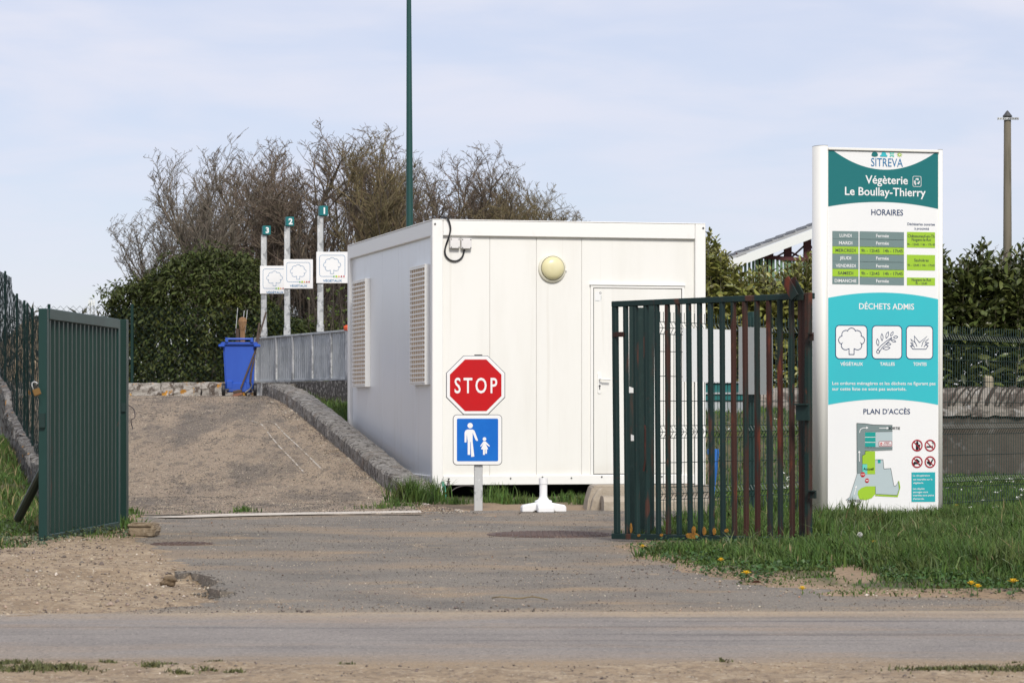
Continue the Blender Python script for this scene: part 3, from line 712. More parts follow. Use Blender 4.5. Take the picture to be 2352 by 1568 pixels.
# ------------------------------------------------------------------ white plastic pedestal
D = 27.3; s = pxm(D); b = A(1248, 1176, D)
t = thing('plastic_pedestal', 'white plastic pedestal foot with a short post on the asphalt before the cabin', 'pedestal', (b.x, D, 0))
M_plast = mat('white plastic', (.80, .80, .80), .45, layers=[(5, (.68, .66, .62), .55, .8, .5)])
hw = 51 * s
for k in range(4):
    a = k * math.pi / 2 + .12; M = Matrix.Rotation(a, 4, 'Z')
    mb = MB(); mb.prism([(.035, .015), (hw * .45, .012), (hw * .5, 0), (hw, 0), (hw, .05), (hw * .92, .066), (.07, .088), (.035, .09)], -.075, .075); mb.v = [tuple(M @ Vector(p)) for p in mb.v]
    mb.build('foot', M_plast, t, bevel=.008)
mb = MB(); mb.lathe([(.085, .06), (.08, .105), (.055, .115), (.04, .135), (.0365, .15), (.0365, .26), (.042, .262), (.042, .318), (.0, .32)], 24, cap=False); mb.build('post', M_plast, t, smooth=False)

# ------------------------------------------------------------------ concrete steps below the door
M_step = mat('cast concrete', (.40, .345, .27), .9, layers=[(4, (.30, .255, .2), .45, .7, .7), (16, (.50, .45, .37), .55, .7, .7), (40, (.2, .17, .14), .6, .72, .6), ((1, 1, 6), (.22, .19, .15), .55, .8, .5)], bump=(30, .5))
D = 28.0; s = pxm(D)
x0, x1 = (1348 - CX) * s, (1642 - CX) * s
t = thing('concrete_step', 'upper concrete block step standing under the cabin door', 'step', (x0, D, 0), rad(4), 'concrete steps under the door')
mb = MB(); l = x1 - x0; mb.prism([(0, -.03), (l, -.03), (l, .228), (.11, .236), (.055, .222), (.015, .09)], .0, .42); lumpy(mb.build('block', M_step, t, bevel=.012, segs=2), .002, 1, 3)
mb = MB(); mb.prism([(.02, -.03), (.14, -.03), (.14, .215), (.10, .19), (.05, .11)], -.10, -.004); lumpy(mb.build('end_block', M_step, t, bevel=.01), .003, 1, 4)
D2 = 27.65; s2 = pxm(D2)
t = thing('concrete_step', 'lower chamfered concrete kerb step in front of the upper block', 'step', ((1385 - CX) * s2, D2, 0), rad(4), 'concrete steps under the door')
l = (1640 - 1385) * s2; n_ = 3
for k in range(n_):
    a, b = l * k / n_ + .004, l * (k + 1) / n_ - .004
    mb = MB(); mb.prism([(a, -.03), (b, -.03), (b, .135), (a, .135 - .004 * k)], -.0, .25)
    mb.add([(a, -.055, -.03), (b, -.055, -.03), (b, -.055, .085), (a, -.055, .085), (a, .0, .13), (b, .0, .13), (a, 0, -.03), (b, 0, -.03)], [(0, 1, 2, 3), (3, 2, 5, 4), (0, 3, 4, 6), (1, 7, 5, 2)])
    mb.build('block', M_step, t)
# ------------------------------------------------------------------ information totem
TF = Frame(((1870 - CX) / F * 25.0, 25.0, 0), rad(15))
tp = lambda x, y: TF.front(x, y, -.004)
c6 = lambda x, y: tp(1837.5 + .27465 * x, 315.8 + .27465 * y)
c7 = lambda x, y: tp(1837.5 + .32973 * x, 717.8 + .32973 * y)
tot = thing('information_totem', 'tall white information totem with teal panels, opening hours and access plan', 'sign', TF.loc, TF.rz)
TW = tp(2171, 700)[0]; TH = tp(1902, 338)[1]; pa = tp(1902, 700)[0]; pb_ = tp(2156, 700)[0]
M_alu = mat('white aluminium profile', (.80, .785, .73), .35, layers=[((4, 4, .8), (.70, .68, .62), .55, .8, .35)])
def side_prof(x_in, x_out, sgn):
    pts = [(x_in, -.006)]
    for k in range(13):
        a = -math.pi / 2 + math.pi * k / 12
        pts.append((x_in + (x_out - x_in) * (.35 + .65 * math.cos(a)) if 0 < k < 12 else x_in + (x_out - x_in) * .35, .10 + .106 * math.sin(a)))
    pts.append((x_in, .206)); return pts
for xi, xo, nm in ((pa - .003, .032, 'l'), (pb_ + .003, TW, 'r')):
    mb = MB(); mb.slab(side_prof(xi, xo, 1), -.05, TH + (.012 if nm == 'l' else 0)); o = mb.build('side_profile', M_alu, tot)
    for p in o.data.polygons: p.use_smooth = abs(p.normal.z) < .5
    mb = MB(); mb.slab(side_prof(xi, xo, 1), TH + (.0125 if nm == 'l' else .0005), TH + (.016 if nm == 'l' else .004)); mb.build('end_cap', M_screw, tot)
mb = MB(); mb.box(pa, pb_,   .002, .20, -.05, TH - .024); fp = mb.build('front_panel', PW, tot)
mb = MB(); mb.box(pa, pb_, -.012, .21, TH - .0235, TH - .001); mb.build('top_rail', M_alu, tot, bevel=.003)
mb = MB(); mb.box(pa + .002, pb_ - .002, -.009, -.0, TH - .0265, TH - .024); mb.build('shadow_gap', M_screw, tot)
pr = Print(fp, .002)
def arc(p0, p1, sag, n=22):
    """points from p0 to p1 bulging by sag (vertical)"""
    return [(p0[0] + (p1[0] - p0[0]) * t, p0[1] + (p1[1] - p0[1]) * t + sag * 4 * t * (1 - t)) for t in [i / n for i in range(n + 1)]]
pe = .003
lx0, rx0 = pa + pe, pb_ - pe
top = TH - .0275
yb_l = c6(240, 578)[1]; yb_r = c6(1155, 598)[1]; mid = c6(700, 538)[1]
dip = c6(760, 275)[1]; tl = (c6(280, 105)[0], top); tr = (c6(1130, 125)[0], top)
bot = arc((lx0, yb_l), (rx0, yb_r), mid - (yb_l + yb_r) / 2 - .002)
scoop = arc(tr, tl, dip - top + .004)
pr.poly('teal_field', [bot + [(rx0, top)] + scoop + [(lx0, top)]], PTEAL, 1)
t1 = c6(232, 1340)[1]; t2 = c6(1160, 1352)[1]; tm = c6(700, 1296)[1]; b1 = c7(192, 642)[1]; b2 = c7(970, 642)[1]; bm_ = c7(580, 603)[1]
up = arc((lx0, t1), (rx0, t2), tm - (t1 + t2) / 2); lo = arc((rx0, b2), (lx0, b1), bm_ - (b1 + b2) / 2)
pr.poly('turquoise_field', [up + lo], PTURQ, 1)
def txt6(b, x0, x1, yb, ycap, m, off=.0, layer=3): 
    a, z = c6(x0, yb); a2, _ = c6(x1, yb); pr.text(b, a, a2, z, c6(x0, ycap)[1] - z, m, layer, off)
def txt7(b, x0, x1, yb, ycap, m, off=.0, layer=3):
    a, z = c7(x0, yb); a2, _ = c7(x1, yb); pr.text(b, a, a2, z, c7(x0, ycap)[1] - z, m, layer, off)
# emblem: four little plants over the name
e = [c6(*p) for p in ((626, 142), (702, 142), (770, 143), (834, 145))]; u6 = c6(100, 0)[0] - c6(0, 0)[0]; u6 /= 100
pr.poly('emblem', [[(e[0][0] + u6 * 30 * math.cos(a) * (1.0 if math.sin(a) < 0 else .85), e[0][1] + u6 * (22 if math.sin(a) > 0 else 18) * math.sin(a)) for a in [2 * math.pi * i / 20 for i in range(20)]]], PTEAL, 3)
pr.poly('emblem', [[(e[1][0] + u6 * p[0], e[1][1] + u6 * p[1]) for p in ((-30, -18), (28, -18), (32, -10), (20, 0), (18, 12), (8, 21), (-8, 21), (-18, 12), (-20, 0), (-32, -10))]], PTURQ, 3)
pr.poly('emblem', [[(e[2][0] + u6 * (17 + 8 * math.cos(4 * a - math.pi)) * math.cos(a), e[2][1] + u6 * (17 + 8 * math.cos(4 * a - math.pi)) * math.sin(a)) for a in [2 * math.pi * i / 40 for i in range(40)]]], PAQUA, 3)
pr.poly('emblem', [ngon(*e[2], u6 * 5, 12)], PW, 4)
pr.poly('emblem', [[(e[3][0] + u6 * (27 if i % 2 == 0 else 11) * math.cos(math.pi * i / 8), e[3][1] + u6 * (22 if i % 2 == 0 else 10) * math.sin(math.pi * i / 8)) for i in range(16)]], PYEL, 3)
pr.poly('emblem', [ngon(*e[3], u6 * 6, 12)], PW, 4)
txt6('SITREVA', 596, 862, 240, 172, PBLUE, .0)
txt6('Végèterie', 548, 903, 384, 318, PW, .014); txt6('Le Boullay-Thierry', 377, 1052, 480, 414, PW, .014)
rb = [c6(945, 410), c6(1014, 326)]
pr.stroke('recycling_badge', [rrect(rb[0][0], rb[1][0], rb[0][1], rb[1][1], .012)], .004, PW, 3)
rc_ = ((rb[0][0] + rb[1][0]) / 2, (rb[0][1] + rb[1][1]) / 2)
arrows = []
for k in range(3):
    a = math.pi / 2 + k * 2 * math.pi / 3; rr_ = u6 * 24
    pA = [(rc_[0] + rr_ * math.cos(a + d) * f_, rc_[1] + rr_ * math.sin(a + d) * f_) for d, f_ in ((.75, 1.0), (.0, 1.05), (-.28, 1.0), (-.38, 1.25), (-.95, .78), (-.25, .35), (-.28, .6), (.0, .62), (.6, .6))]
    arrows.append(pA)
pr.poly('recycling_arrows', arrows, PW, 3)
pr.poly('leaf_mark', [ngon(*c6(960, 380), u6 * 7, 8), ngon(*c6(966, 392), u6 * 6, 8), ngon(*c6(957, 366), u6 * 5, 8)], PW, 3)
txt6('HORAIRES', 598, 863, 648, 600, PNAVY, .006)
txt6('Déchèteries ouvertes', 900, 1129, 733, 712, PNAVY, .004); txt6('à proximité', 959, 1080, 770, 750, PNAVY, .004)
rows = [('LUNDI', 'Fermée', 785, 848, 0, 332, 432, 831), ('MARDI', 'Fermée', 848, 911, 0, 327, 438, 893), ('MERCREDI', '', 911, 973, 1, 298, 466, 955), ('JEUDI', 'Fermée', 973, 1036, 0, 334, 428, 1019),
        ('VENDREDI', 'Fermée', 1036, 1099, 0, 299, 466, 1083), ('SAMEDI', '', 1099, 1162, 1, 318, 446, 1145), ('DIMANCHE', 'Fermée', 1162, 1225, 0, 291, 473, 1209)]
for d_, st, ya, yb, g_, xa, xb, base in rows:
    for c0, c1, dy in ((272, 491, 0), (500, 871, 5)):
        (ax, az), (bx, bz) = c6(c0, yb + dy), c6(c1, ya + dy)
        pr.poly('table_cell', [[(ax, az), (bx, az - .0015 * (c1 > 600)), (bx, bz - .0015 * (c1 > 600)), (ax, bz)]], PLIME if g_ else PGREY, 2)
    txt6(d_, xa, xb, base, base - 25, PDARK if g_ else PW, .012)
    if g_:
        txt6('9h - 12h45', 513, 666, base + 3, base - 23, PDARK, .012); txt6('14h - 17h45', 700, 860, base + 5, base - 21, PDARK, .012)
    else: txt6(st, 638, 744, base + 3, base - 23, PW, .012)
for ya, yb in ((793, 920), (983, 1109), (1173, 1235)):
    (ax, az), (bx, bz) = c6(896, yb), c6(1131, ya); pr.poly('table_cell', [[(ax, az), (bx, az), (bx, bz), (ax, bz)]], PLIME, 2)
txt6('Châteauneuf-en-Th', 901, 1127, 835, 811, PDARK, .012); txt6('Nogent-le-Roi', 935, 1096, 865, 842, PDARK, .012); txt6('9h - 12h45 / 14h - 17h 45', 898, 1130, 902, 883, PDARK, .010)
txt6('Saulnières', 956, 1077, 1037, 1014, PDARK, .012); txt6('9h - 12h45 / 14h - 17h45', 901, 1128, 1076, 1057, PDARK, .010)
txt6('Nogent-le-Roi', 935, 1096, 1200, 1177, PDARK, .012); txt6('9h - 12h45', 967, 1064, 1228, 1210, PDARK, .010)
txt6('DÉCHETS ADMIS', 495, 955, 1434, 1386, PW, .012)
# three pictogram tiles
u7 = (c7(100, 0)[0] - c7(0, 0)[0]) / 100
def tile(x0, x1, y0, y1):
    (ax, az), (bx, bz) = c7(x0, y1), c7(x1, y0)
    pr.poly('pictogram_tile', [rrect(ax, bx, az, bz, .035)], PW, 2); pr.stroke('tile_outline', [rrect(ax, bx, az, bz, .035)], .007, PNAVY, 3)
tile(249, 468, 90, 320); tile(504, 710, 92, 321); tile(742, 926, 94, 322)
(ax, az) = c7(360, 291); pr.stroke('tree_pictogram', [tree_outline(ax, az, u7 * 176, u7 * 172)], .006, PNAVY, 4)
br = [c7(*p) for p in ((537, 262), (566, 228), (600, 200), (640, 172))]; br2 = [c7(*p) for p in ((548, 284), (572, 244), (606, 212), (640, 178))]
pr.stroke('branch_pictogram', [br, br2, [br[-1], br2[-1]]], .0055, PNAVY, 4, closed=False); pr.stroke('branch_pictogram', [ngon(*c7(545, 272), u7 * 11, 10)], .005, PNAVY, 4)
def leaf2(x0, y0, x1, y1, w):
    a, b = Vector(c7(x0, y0)), Vector(c7(x1, y1)); d = b - a; n = Vector((-d.y, d.x)).normalized() * w * u7
    return [tuple(a + d * t + n * k * math.sin(math.pi * t)) for k, ts in ((1, [i / 6 for i in range(7)]), (-1, [1 - i / 6 for i in range(1, 6)])) for t in ts]
pr.stroke('branch_pictogram', [leaf2(545, 230, 539, 182, 9), leaf2(573, 195, 571, 146, 8), leaf2(601, 178, 616, 133, 9), leaf2(632, 162, 650, 133, 7), leaf2(652, 172, 682, 168, 8), leaf2(636, 190, 668, 202, 7), leaf2(602, 217, 634, 220, 8), leaf2(578, 250, 628, 244, 10)], .0048, PNAVY, 4)
gb = [(788, 254), (770, 232), (783, 232), (772, 208), (790, 220), (772, 184), (800, 206), (797, 162), (833, 208), (886, 164), (858, 202), (898, 182), (872, 208), (897, 210), (877, 224), (893, 230), (878, 254)]
pr.stroke('grass_pictogram', [[c7(*p) for p in gb]], .0055, PNAVY, 4)
pr.stroke('grass_pictogram', [[c7(800, 200), c7(816, 236)], [c7(858, 202), c7(848, 236)], [c7(784, 222), c7(800, 244)], [c7(880, 214), c7(864, 240)]], .005, PNAVY, 4, closed=False)
txt7('VÉGÉTAUX', 281, 440, 368, 346, PW, .022); txt7('TAILLES', 557, 661, 368, 346, PW, .022); txt7('TONTES', 790, 883, 369, 347, PW, .022)
txt7('Les ordures ménagères et les déchets ne figurant pas', 226, 945, 502, 480, PW, .012); txt7('sur cette liste ne sont pas autorisés.', 225, 742, 541, 519, PW, .012)
txt7("PLAN D'ACCÈS", 443, 768, 705, 670, PNAVY, .008)
# access plan
mp = lambda name, pts, m, l: pr.poly(name, [[c7(*p) for p in pts]], m, l)
mp('plan_road', ((396, 769), (455, 772), (514, 780), (645, 783), (645, 826), (453, 828), (453, 938), (645, 937), (645, 954), (454, 962), (454, 984), (434, 994), (434, 1120), (398, 1120)), PMAPD, 2)
mp('plan_yard', ((527, 828), (645, 828), (645, 937), (527, 938)), PMAPL, 2)
for k in range(3): mp('plan_bay', ((454, 832 + 36 * k), (527, 832 + 36 * k), (527, 862 + 36 * k), (454, 862 + 36 * k)), PMAPT, 3)
mp('plan_yard', ((398, 1122), (526, 1124), (526, 1022), (579, 1022), (585, 1086), (633, 1083), (655, 1205), (668, 1205), (686, 1172), (692, 1225), (676, 1270), (527, 1262), (526, 1208), (450, 1210), (405, 1240), (402, 1300), (320, 1304), (346, 1284)), PMAPL, 2)
mp('plan_green', ((454, 962), (524, 965), (524, 1124), (470, 1124), (470, 1054), (436, 1052), (436, 994), (454, 984)), PLIME, 3)
mp('plan_green', ((402, 1262), (406, 1240), (428, 1220), (462, 1208), (526, 1208), (526, 1262), (500, 1290), (460, 1304), (416, 1298)), PLIME, 3)
mp('plan_green', ((527, 1264), (680, 1270), (690, 1228), (684, 1172), (692, 1172), (700, 1215), (682, 1283), (524, 1275)), PLIME, 3)
mp('plan_hut', ((434, 1055), (468, 1055), (468, 1124), (434, 1122)), PAQUA, 4); mp('plan_bay', ((543, 1023), (562, 1023), (562, 1047), (543, 1047)), PMAPT, 3)
pr.stroke('plan_outline', [[c7(*p) for p in ((320, 1304), (346, 1284), (398, 1122), (396, 769), (455, 772), (514, 780), (645, 783))], [c7(*p) for p in ((434, 1120), (434, 994), (454, 984), (454, 962), (645, 954))], [c7(*p) for p in ((453, 828), (645, 826))], [c7(*p) for p in ((453, 938), (645, 937))],
    [c7(*p) for p in ((526, 1022), (579, 1022), (585, 1086), (633, 1083), (655, 1205), (668, 1205), (686, 1172), (692, 1225), (676, 1270), (527, 1262), (526, 1208))]], .0028, PDARK, 5, closed=False)
for pts in (((415, 836), (420, 812), (440, 802), (462, 801)), ((552, 803), (604, 803)), ((414, 1036), (413, 975)), ((378, 1266), (390, 1218))):
    pr.stroke('plan_arrow', [[c7(*p) for p in pts]], .006, PW, 5, closed=False)
    a, b = Vector(c7(*pts[-2])), Vector(c7(*pts[-1])); d = (b - a).normalized(); n = Vector((-d.y, d.x))
    pr.poly('plan_arrow', [[tuple(b + d * .02), tuple(b + n * .012), tuple(b - n * .012)]], PW, 5)
txt7('SORTIE', 618, 697, 812, 795, PBLACK, .012, 6); txt7('Accueil', 441, 513, 1095, 1078, PBLACK, .016, 6); txt7('ENTRÉE', 333, 425, 1318, 1301, PBLACK, .012, 6)
(ax, az), (bx, bz) = c7(551, 929), c7(640, 896); pr.poly('plan_notice', [rrect(ax, bx, az, bz, .008)], PW, 4); pr.stroke('plan_notice', [rrect(ax, bx, az, bz, .008)], .004, PRED2, 5)
txt7('INTERDIT', 585, 624, 910, 901, PRED2, .012, 6); txt7('SAUF SERVICE', 578, 635, 922, 913, PRED2, .01, 6)
for x, y, r in ((566, 913, 9), (467, 1168, 14)):
    pr.poly('no_entry_mark', [ngon(*c7(x, y), u7 * r, 18)], PRED, 6); (ax, az) = c7(x, y); pr.poly('no_entry_mark', [[(ax - u7 * r * .7, az - u7 * r * .2), (ax + u7 * r * .7, az - u7 * r * .2), (ax + u7 * r * .7, az + u7 * r * .2), (ax - u7 * r * .7, az + u7 * r * .2)]], PW, 7)
pr.poly('stop_mark', [ngon(*c7(438, 1126), u7 * 17, 8, math.pi / 8)], PRED, 6); txt7('STOP', 427, 450, 1131, 1121, PW, .02, 7)
# prohibition roundels
for i, (x, y) in enumerate(((817, 924), (907, 924), (817, 1039), (907, 1039))):
    c = c7(x, y); r = u7 * 35
    if i == 0: mp('bottle_pictogram', ((808, 955), (808, 905), (815, 895), (815, 885), (821, 885), (821, 895), (826, 905), (826, 955)), PBLACK, 3); pr.poly('glass_pictogram', [[c7(*p) for p in ((826, 918), (840, 918), (836, 936), (836, 955), (829, 955), (829, 936))]], PBLACK, 3)
    if i == 1: mp('cigarette_pictogram', ((882, 928), (928, 928), (928, 938), (882, 938)), PBLACK, 3); pr.stroke('smoke_pictogram', [[c7(*p) for p in ((926, 922), (930, 910), (920, 904), (926, 895))]], .004, PBLACK, 3, closed=False)
    if i == 2: mp('vehicle_pictogram', ((790, 1044), (800, 1034), (815, 1044), (840, 1050), (838, 1054), (790, 1054)), PBLACK, 3); mp('vehicle_pictogram', ((806, 1020), (816, 1016), (838, 1036), (828, 1044)), PBLACK, 3); pr.poly('vehicle_pictogram', [ngon(*c7(798, 1056), u7 * 5, 10), ngon(*c7(832, 1056), u7 * 5, 10)], PBLACK, 3)
    if i == 3: mp('flame_pictogram', ((888, 1050), (882, 1030), (892, 1038), (893, 1014), (906, 1030), (908, 1046), (900, 1056)), PBLACK, 3); mp('match_pictogram', ((900, 1060), (922, 1018), (930, 1022), (910, 1066)), PBLACK, 3)
    pr.stroke('ban_ring', [ngon(*c, r, 28)], .011, PRED2, 4); pr.stroke('ban_bar', [[(c[0] - r * .7, c[1] + r * .7), (c[0] + r * .7, c[1] - r * .7)]], .008, PRED2, 4, closed=False)
(ax, az), (bx, bz) = c7(778, 1317), c7(943, 1110); pr.poly('notice_field', [[(ax, az), (bx, az), (bx, bz), (ax, bz)]], mat('print notice teal', (.012, .36, .39), .45), 2)
for b_, x1, y in (('La récupération', 905, 1139), ('est interdite sur la', 923, 1166), ('végèterie.', 862, 1190), ('Les dépôts', 868, 1231), ('sauvages sont', 893, 1254), ('interdits sous peine', 933, 1277), ("d'amende.", 867, 1301)):
    txt7(b_, 788, x1, y, y - 12, PW, .012)

# ------------------------------------------------------------------ gate leaves
M_gdark = mat('dark green gate paint', (.006, .022, .020), .5, spec=.35, layers=[((6, 6, 1.2), (.012, .036, .032), .45, .7, .6), ((9, 9, 2), (.085, .030, .018), .60, .68, .8), (40, (.05, .02, .013), .6, .7, .6)])
M_grust = mat('rusted red gate bar', (.042, .014, .010), .8, spec=.3, layers=[((14, 14, 3), (.15, .036, .018), .5, .66, .8), ((8, 8, 1.2), (.010, .026, .023), .46, .56, .9)])
M_gmix = mat('green paint breaking to rust', (.008, .026, .022), .65, spec=.3, layers=[((7, 7, 1.2), (.055, .019, .012), .42, .56, .9), ((20, 20, 5), (.12, .035, .016), .58, .68, .8)])
M_gpost = mat('rust bitten green steel', (.008, .026, .023), .6, spec=.35, layers=[((5, 5, .8), (.075, .028, .017), .52, .64, .9), (22, (.016, .038, .034), .5, .7, .6)])
M_glich = mat('orange lichen', (.33, .15, .015), .95, layers=[(30, (.20, .10, .02), .45, .65, .8)], bump=(60, .8))
gl, gr_ = A(1408, 1237, 21.2), A(1868, 1250, 19.9)
gd = Vector((gr_.x - gl.x, gr_.y - gl.y)); GLEN = gd.length; GF = Frame((gl.x, gl.y, 0), math.atan2(gd.y, gd.x))
gate = thing('barred_gate_leaf', 'rusty dark green steel gate leaf of upright bars standing open in the grass', 'gate', GF.loc, GF.rz)
gz = lambda y, u: 0
zbl, zbr = gl.z, gr_.z + .005
ztl, ztr = A(1408, 692, 21.2).z, A(1840, 673, 19.95).z
bt = .042
lerp = lambda a, b, t: a + (b - a) * t
zt_ = lambda u: lerp(ztl, ztr, u / GLEN); zb_ = lambda u: lerp(zbl, zbr, u / GLEN)
mb = MB(); mb.beam((0, 0, zt_(0) - bt / 2), (GLEN, 0, zt_(GLEN) - bt / 2), bt, bt); mb.build('top_rail', M_gdark, gate, bevel=.004)
mb = MB(); mb.beam((0, 0, zb_(0) + bt / 2), (GLEN, 0, zb_(GLEN) + bt / 2), bt, bt); brail = mb.build('bottom_rail', M_gdark, gate, bevel=.004)
xs = [85, 134, 185, 240, 297, 352, 407, 463, 520, 577, 638, 697, 757, 820, 882, 940, 1000, 1052]
for i, x in enumerate(xs):
    u0 = GF.front(1378.1 + .43957 * x, 705, 0)[0]; lean = .018 if i else .03
    u1 = u0 + lean * (1 - i / 30)
    if i == 0: u0 = bt / 2; u1 = bt / 2 + .018
    b = MB(); ww = .038 if i in (0, 17) else .035
    b.beam((u1 + R.uniform(-.004, .004), .0, zb_(u1) + bt), (u0, 0, zt_(u0) - bt), .028 if ww < .036 else .038, ww)
    b.v = [tuple(p) for p in b.v]
    o = b.build('frame_bar' if i in (0, 17) else 'bar', M_grust if i in (13, 14, 15) else M_gmix if i in (11, 12, 16, 17, 5) else M_gdark, gate, bevel=.003)
    if i in (13, 14, 15): o['label'] = 'rust red upright bar'
for (ua, ub, h) in ((.41, .58, .05), (.60, .66, .04), (.12, .15, .04), (.47, .5, .09), (.55, .585, .10), (.69, .735, .0)):
    pass
for x, y, w_, h_ in ((1590, 1230, .13, .05), (1594, 1217, .035, .06), (1618, 1219, .035, .06), (1641, 1220, .03, .055), (1669, 1218, .035, .03), (1450, 1213, .02, .08), (1468, 1229, .03, .02), (1520, 1228, .03, .02)):
    u, z = GF.front(x, y, -bt / 2); mb = MB(); n = 11
    mb.prism([(u + w_ / 2 * math.cos(2 * math.pi * k / n) * R.uniform(.75, 1.1), z + h_ / 2 * math.sin(2 * math.pi * k / n) * R.uniform(.75, 1.1)) for k in range(n)], -bt / 2 - .006, -bt / 2 + .002)
    mb.build('lichen_patch', M_glich, brail)
# latch eye and hinge plates of the leaf
u, z = GF.front(1427, 768, 0); mb = MB(); mb.box(u - .06, u + .05, -.028, -.0225, z - .018, z + .018); mb.build('latch_plate', M_grust, gate, bevel=.002)
u, z = GF.front(1487, 976, 0); mb = MB(); mb.tube([(u, -.03, z), (u + .01, -.035, z - .03), (u + .008, -.03, z - .25), (u - .01, -.03, z - .33)], .007, 6); mb.build('chain', M_grust, gate)
# rusted hinge post at the totem
hp = A(1857, 1250, 19.85); HF = Frame((hp.x, hp.y, 0), GF.rz)
post = thing('gate_hinge_post', 'rusty gate post with hinge plates between the barred leaf and the totem', 'gate post', HF.loc, HF.rz)
s = pxm(19.85); zz = lambda y: H - (y - HY) * s
mb = MB(); mb.box(-.021, .021, -.021, .021, -.05, zz(672)); mb.build('post', M_gmix, post, bevel=.005)
for y0, y1, x0, x1, mm in ((768, 783, .034, .072, M_grust), (1128, 1143, .034, .095, M_grust), (930, 965, -.075, .035, M_gpost)):
    mb = MB(); mb.box(x0, x1, -.045, -.0315, zz(y1), zz(y0)); mb.box(x0, x1, -.07, -.032, zz(y0) + .001, zz(y0) + .010); mb.build('hinge_plate', mm, post)
b0 = Vector((-.075, -.02, zz(683))); b1 = Vector((-.16, -.02, zz(640)))
mb = MB()
for dy in (-.035, .035): mb.beam(b0 + Vector((0, dy, 0)), b1 + Vector((0, dy, 0)), .012, .07, (1, 0, 0))
mb.beam(b0 + Vector((-.03, 0, -.02)), b1 + Vector((-.03, 0, -.02)), .06, .012, (1, 0, .5)); mb.box(-.085, -.031, -.028, .028, zz(682) - .02, zz(682) + .02)
mb.build('catch_channel', M_grust, post)
# broad flanged post behind the leaf
bp_ = A(1474, 1229, 22.1); s = pxm(22.1)
post2 = thing('broad_gate_post', 'broad green flanged steel post with rust stains seen behind the gate bars', 'gate post', (bp_.x, bp_.y, 0), rad(-8))
zt = H - (700 - HY) * s; w = .094
mb = MB(); mb.box(-w, -w + .05, -.03, .03, -.05, zt); mb.build('flange', M_gpost, post2, bevel=.004)
mb = MB(); mb.box(w - .045, w, -.03, .03, -.05, zt + .01); mb.build('flange', M_gpost, post2, bevel=.004)
mb = MB(); mb.box(-w + .0505, w - .0455, -.008, .02, -.05, zt - .02); mb.build('web', M_gpost, post2)
M_holewhite = mat('white of cabin through holes', (.7, .7, .68), .8)  # white flakes added for the cabin glimpsed through torn holes in the post
for x, y in ((1451, 893), (1456, 1003)):
    xx = (x - 1474) * s; z = H - (y - HY) * s; mb = MB(); mb.add([(xx - .02, -.034, z - .03), (xx + .045, -.036, z - .03), (xx + .03, -.04, z - .002), (xx + .02, -.035, z + .006), (xx - .02, -.0335, z + .02)], [(0, 1, 2, 3, 4)]); mb.build('hole_glimpse', M_holewhite, post2)

# solid leaf on the other side
M_leaf = mat('green sheet gate paint', (.0018, .022, .0155), .45, spec=.4, layers=[((3, 3, .6), (.003, .030, .0215), .42, .7, .7), ((7, 7, .8), (.045, .018, .014), .64, .70, .75), ((14, 14, 14), (.16, .045, .02), .73, .77, .9), ((2, 2, .4), (.016, .045, .04), .6, .8, .4)])
M_leaff = mat('green gate frame paint', (.0055, .034, .0285), .45, spec=.4, layers=[((4, 4, 1), (.018, .065, .056), .45, .7, .6), ((9, 9, 3), (.13, .042, .022), .66, .71, .9)])
ll, lr_ = A(98, 1252, 20.5), A(268, 1218, 23.0)
gd = Vector((lr_.x - ll.x, lr_.y - ll.y)); LL = gd.length; LF = Frame((ll.x, ll.y, 0), math.atan2(gd.y, gd.x))
leaf = thing('solid_gate_leaf', 'green ribbed sheet steel gate leaf standing open on the dirt', 'gate', LF.loc, LF.rz)
zt = A(98, 719, 20.5).z; zt2 = A(266, 724, 23.0).z; zt = (zt + zt2) / 2; zb = .0
bw = .07
mb = MB(); mb.box(0, bw, -.03, .03, zb, zt); mb.build('frame_post', M_leaff, leaf, bevel=.004)
mb = MB(); mb.box(LL - bw, LL, -.03, .03, zb + .02, zt); mb.build('frame_post', M_leaff, leaf, bevel=.004)
mb = MB(); mb.box(bw + .001, LL - bw - .001, -.034, .03, zt - .075, zt + .002); mb.build('top_rail', M_leaff, leaf, bevel=.004)
mb = MB(); mb.box(bw + .001, LL - bw - .001, -.034, .03, zb + .005, zb + .075); mb.build('bottom_rail', M_leaff, leaf, bevel=.004)
mb = MB(); mb.box(bw + .001, LL - bw - .001, .002, .010, zb + .07, zt - .07); mb.build('sheet', M_leaf, leaf)
nr = 17
for k in range(nr):
    u = bw + (LL - 2 * bw) * (k + .5) / nr; hw = (LL - 2 * bw) / nr * .22
    mb = MB(); mb.add([(u - hw, .002, zb + .076), (u - hw * .6, -.022, zb + .076), (u + hw * .6, -.022, zb + .076), (u + hw, .002, zb + .076), (u - hw, .002, zt - .078), (u - hw * .6, -.022, zt - .078), (u + hw * .6, -.022, zt - .078), (u + hw, .002, zt - .078)],
        [(0, 1, 5, 4), (1, 2, 6, 5), (2, 3, 7, 6), (3, 2, 1, 0), (4, 5, 6, 7)]); mb.build('rib', M_leaf, leaf)
u, z = 0, H - (965 - HY) * pxm(20.5)
mb = MB(); mb.box(-.03, -.001, -.02, .02, z - .05, z + .05); mb.build('lock_box', M_gpost, leaf)
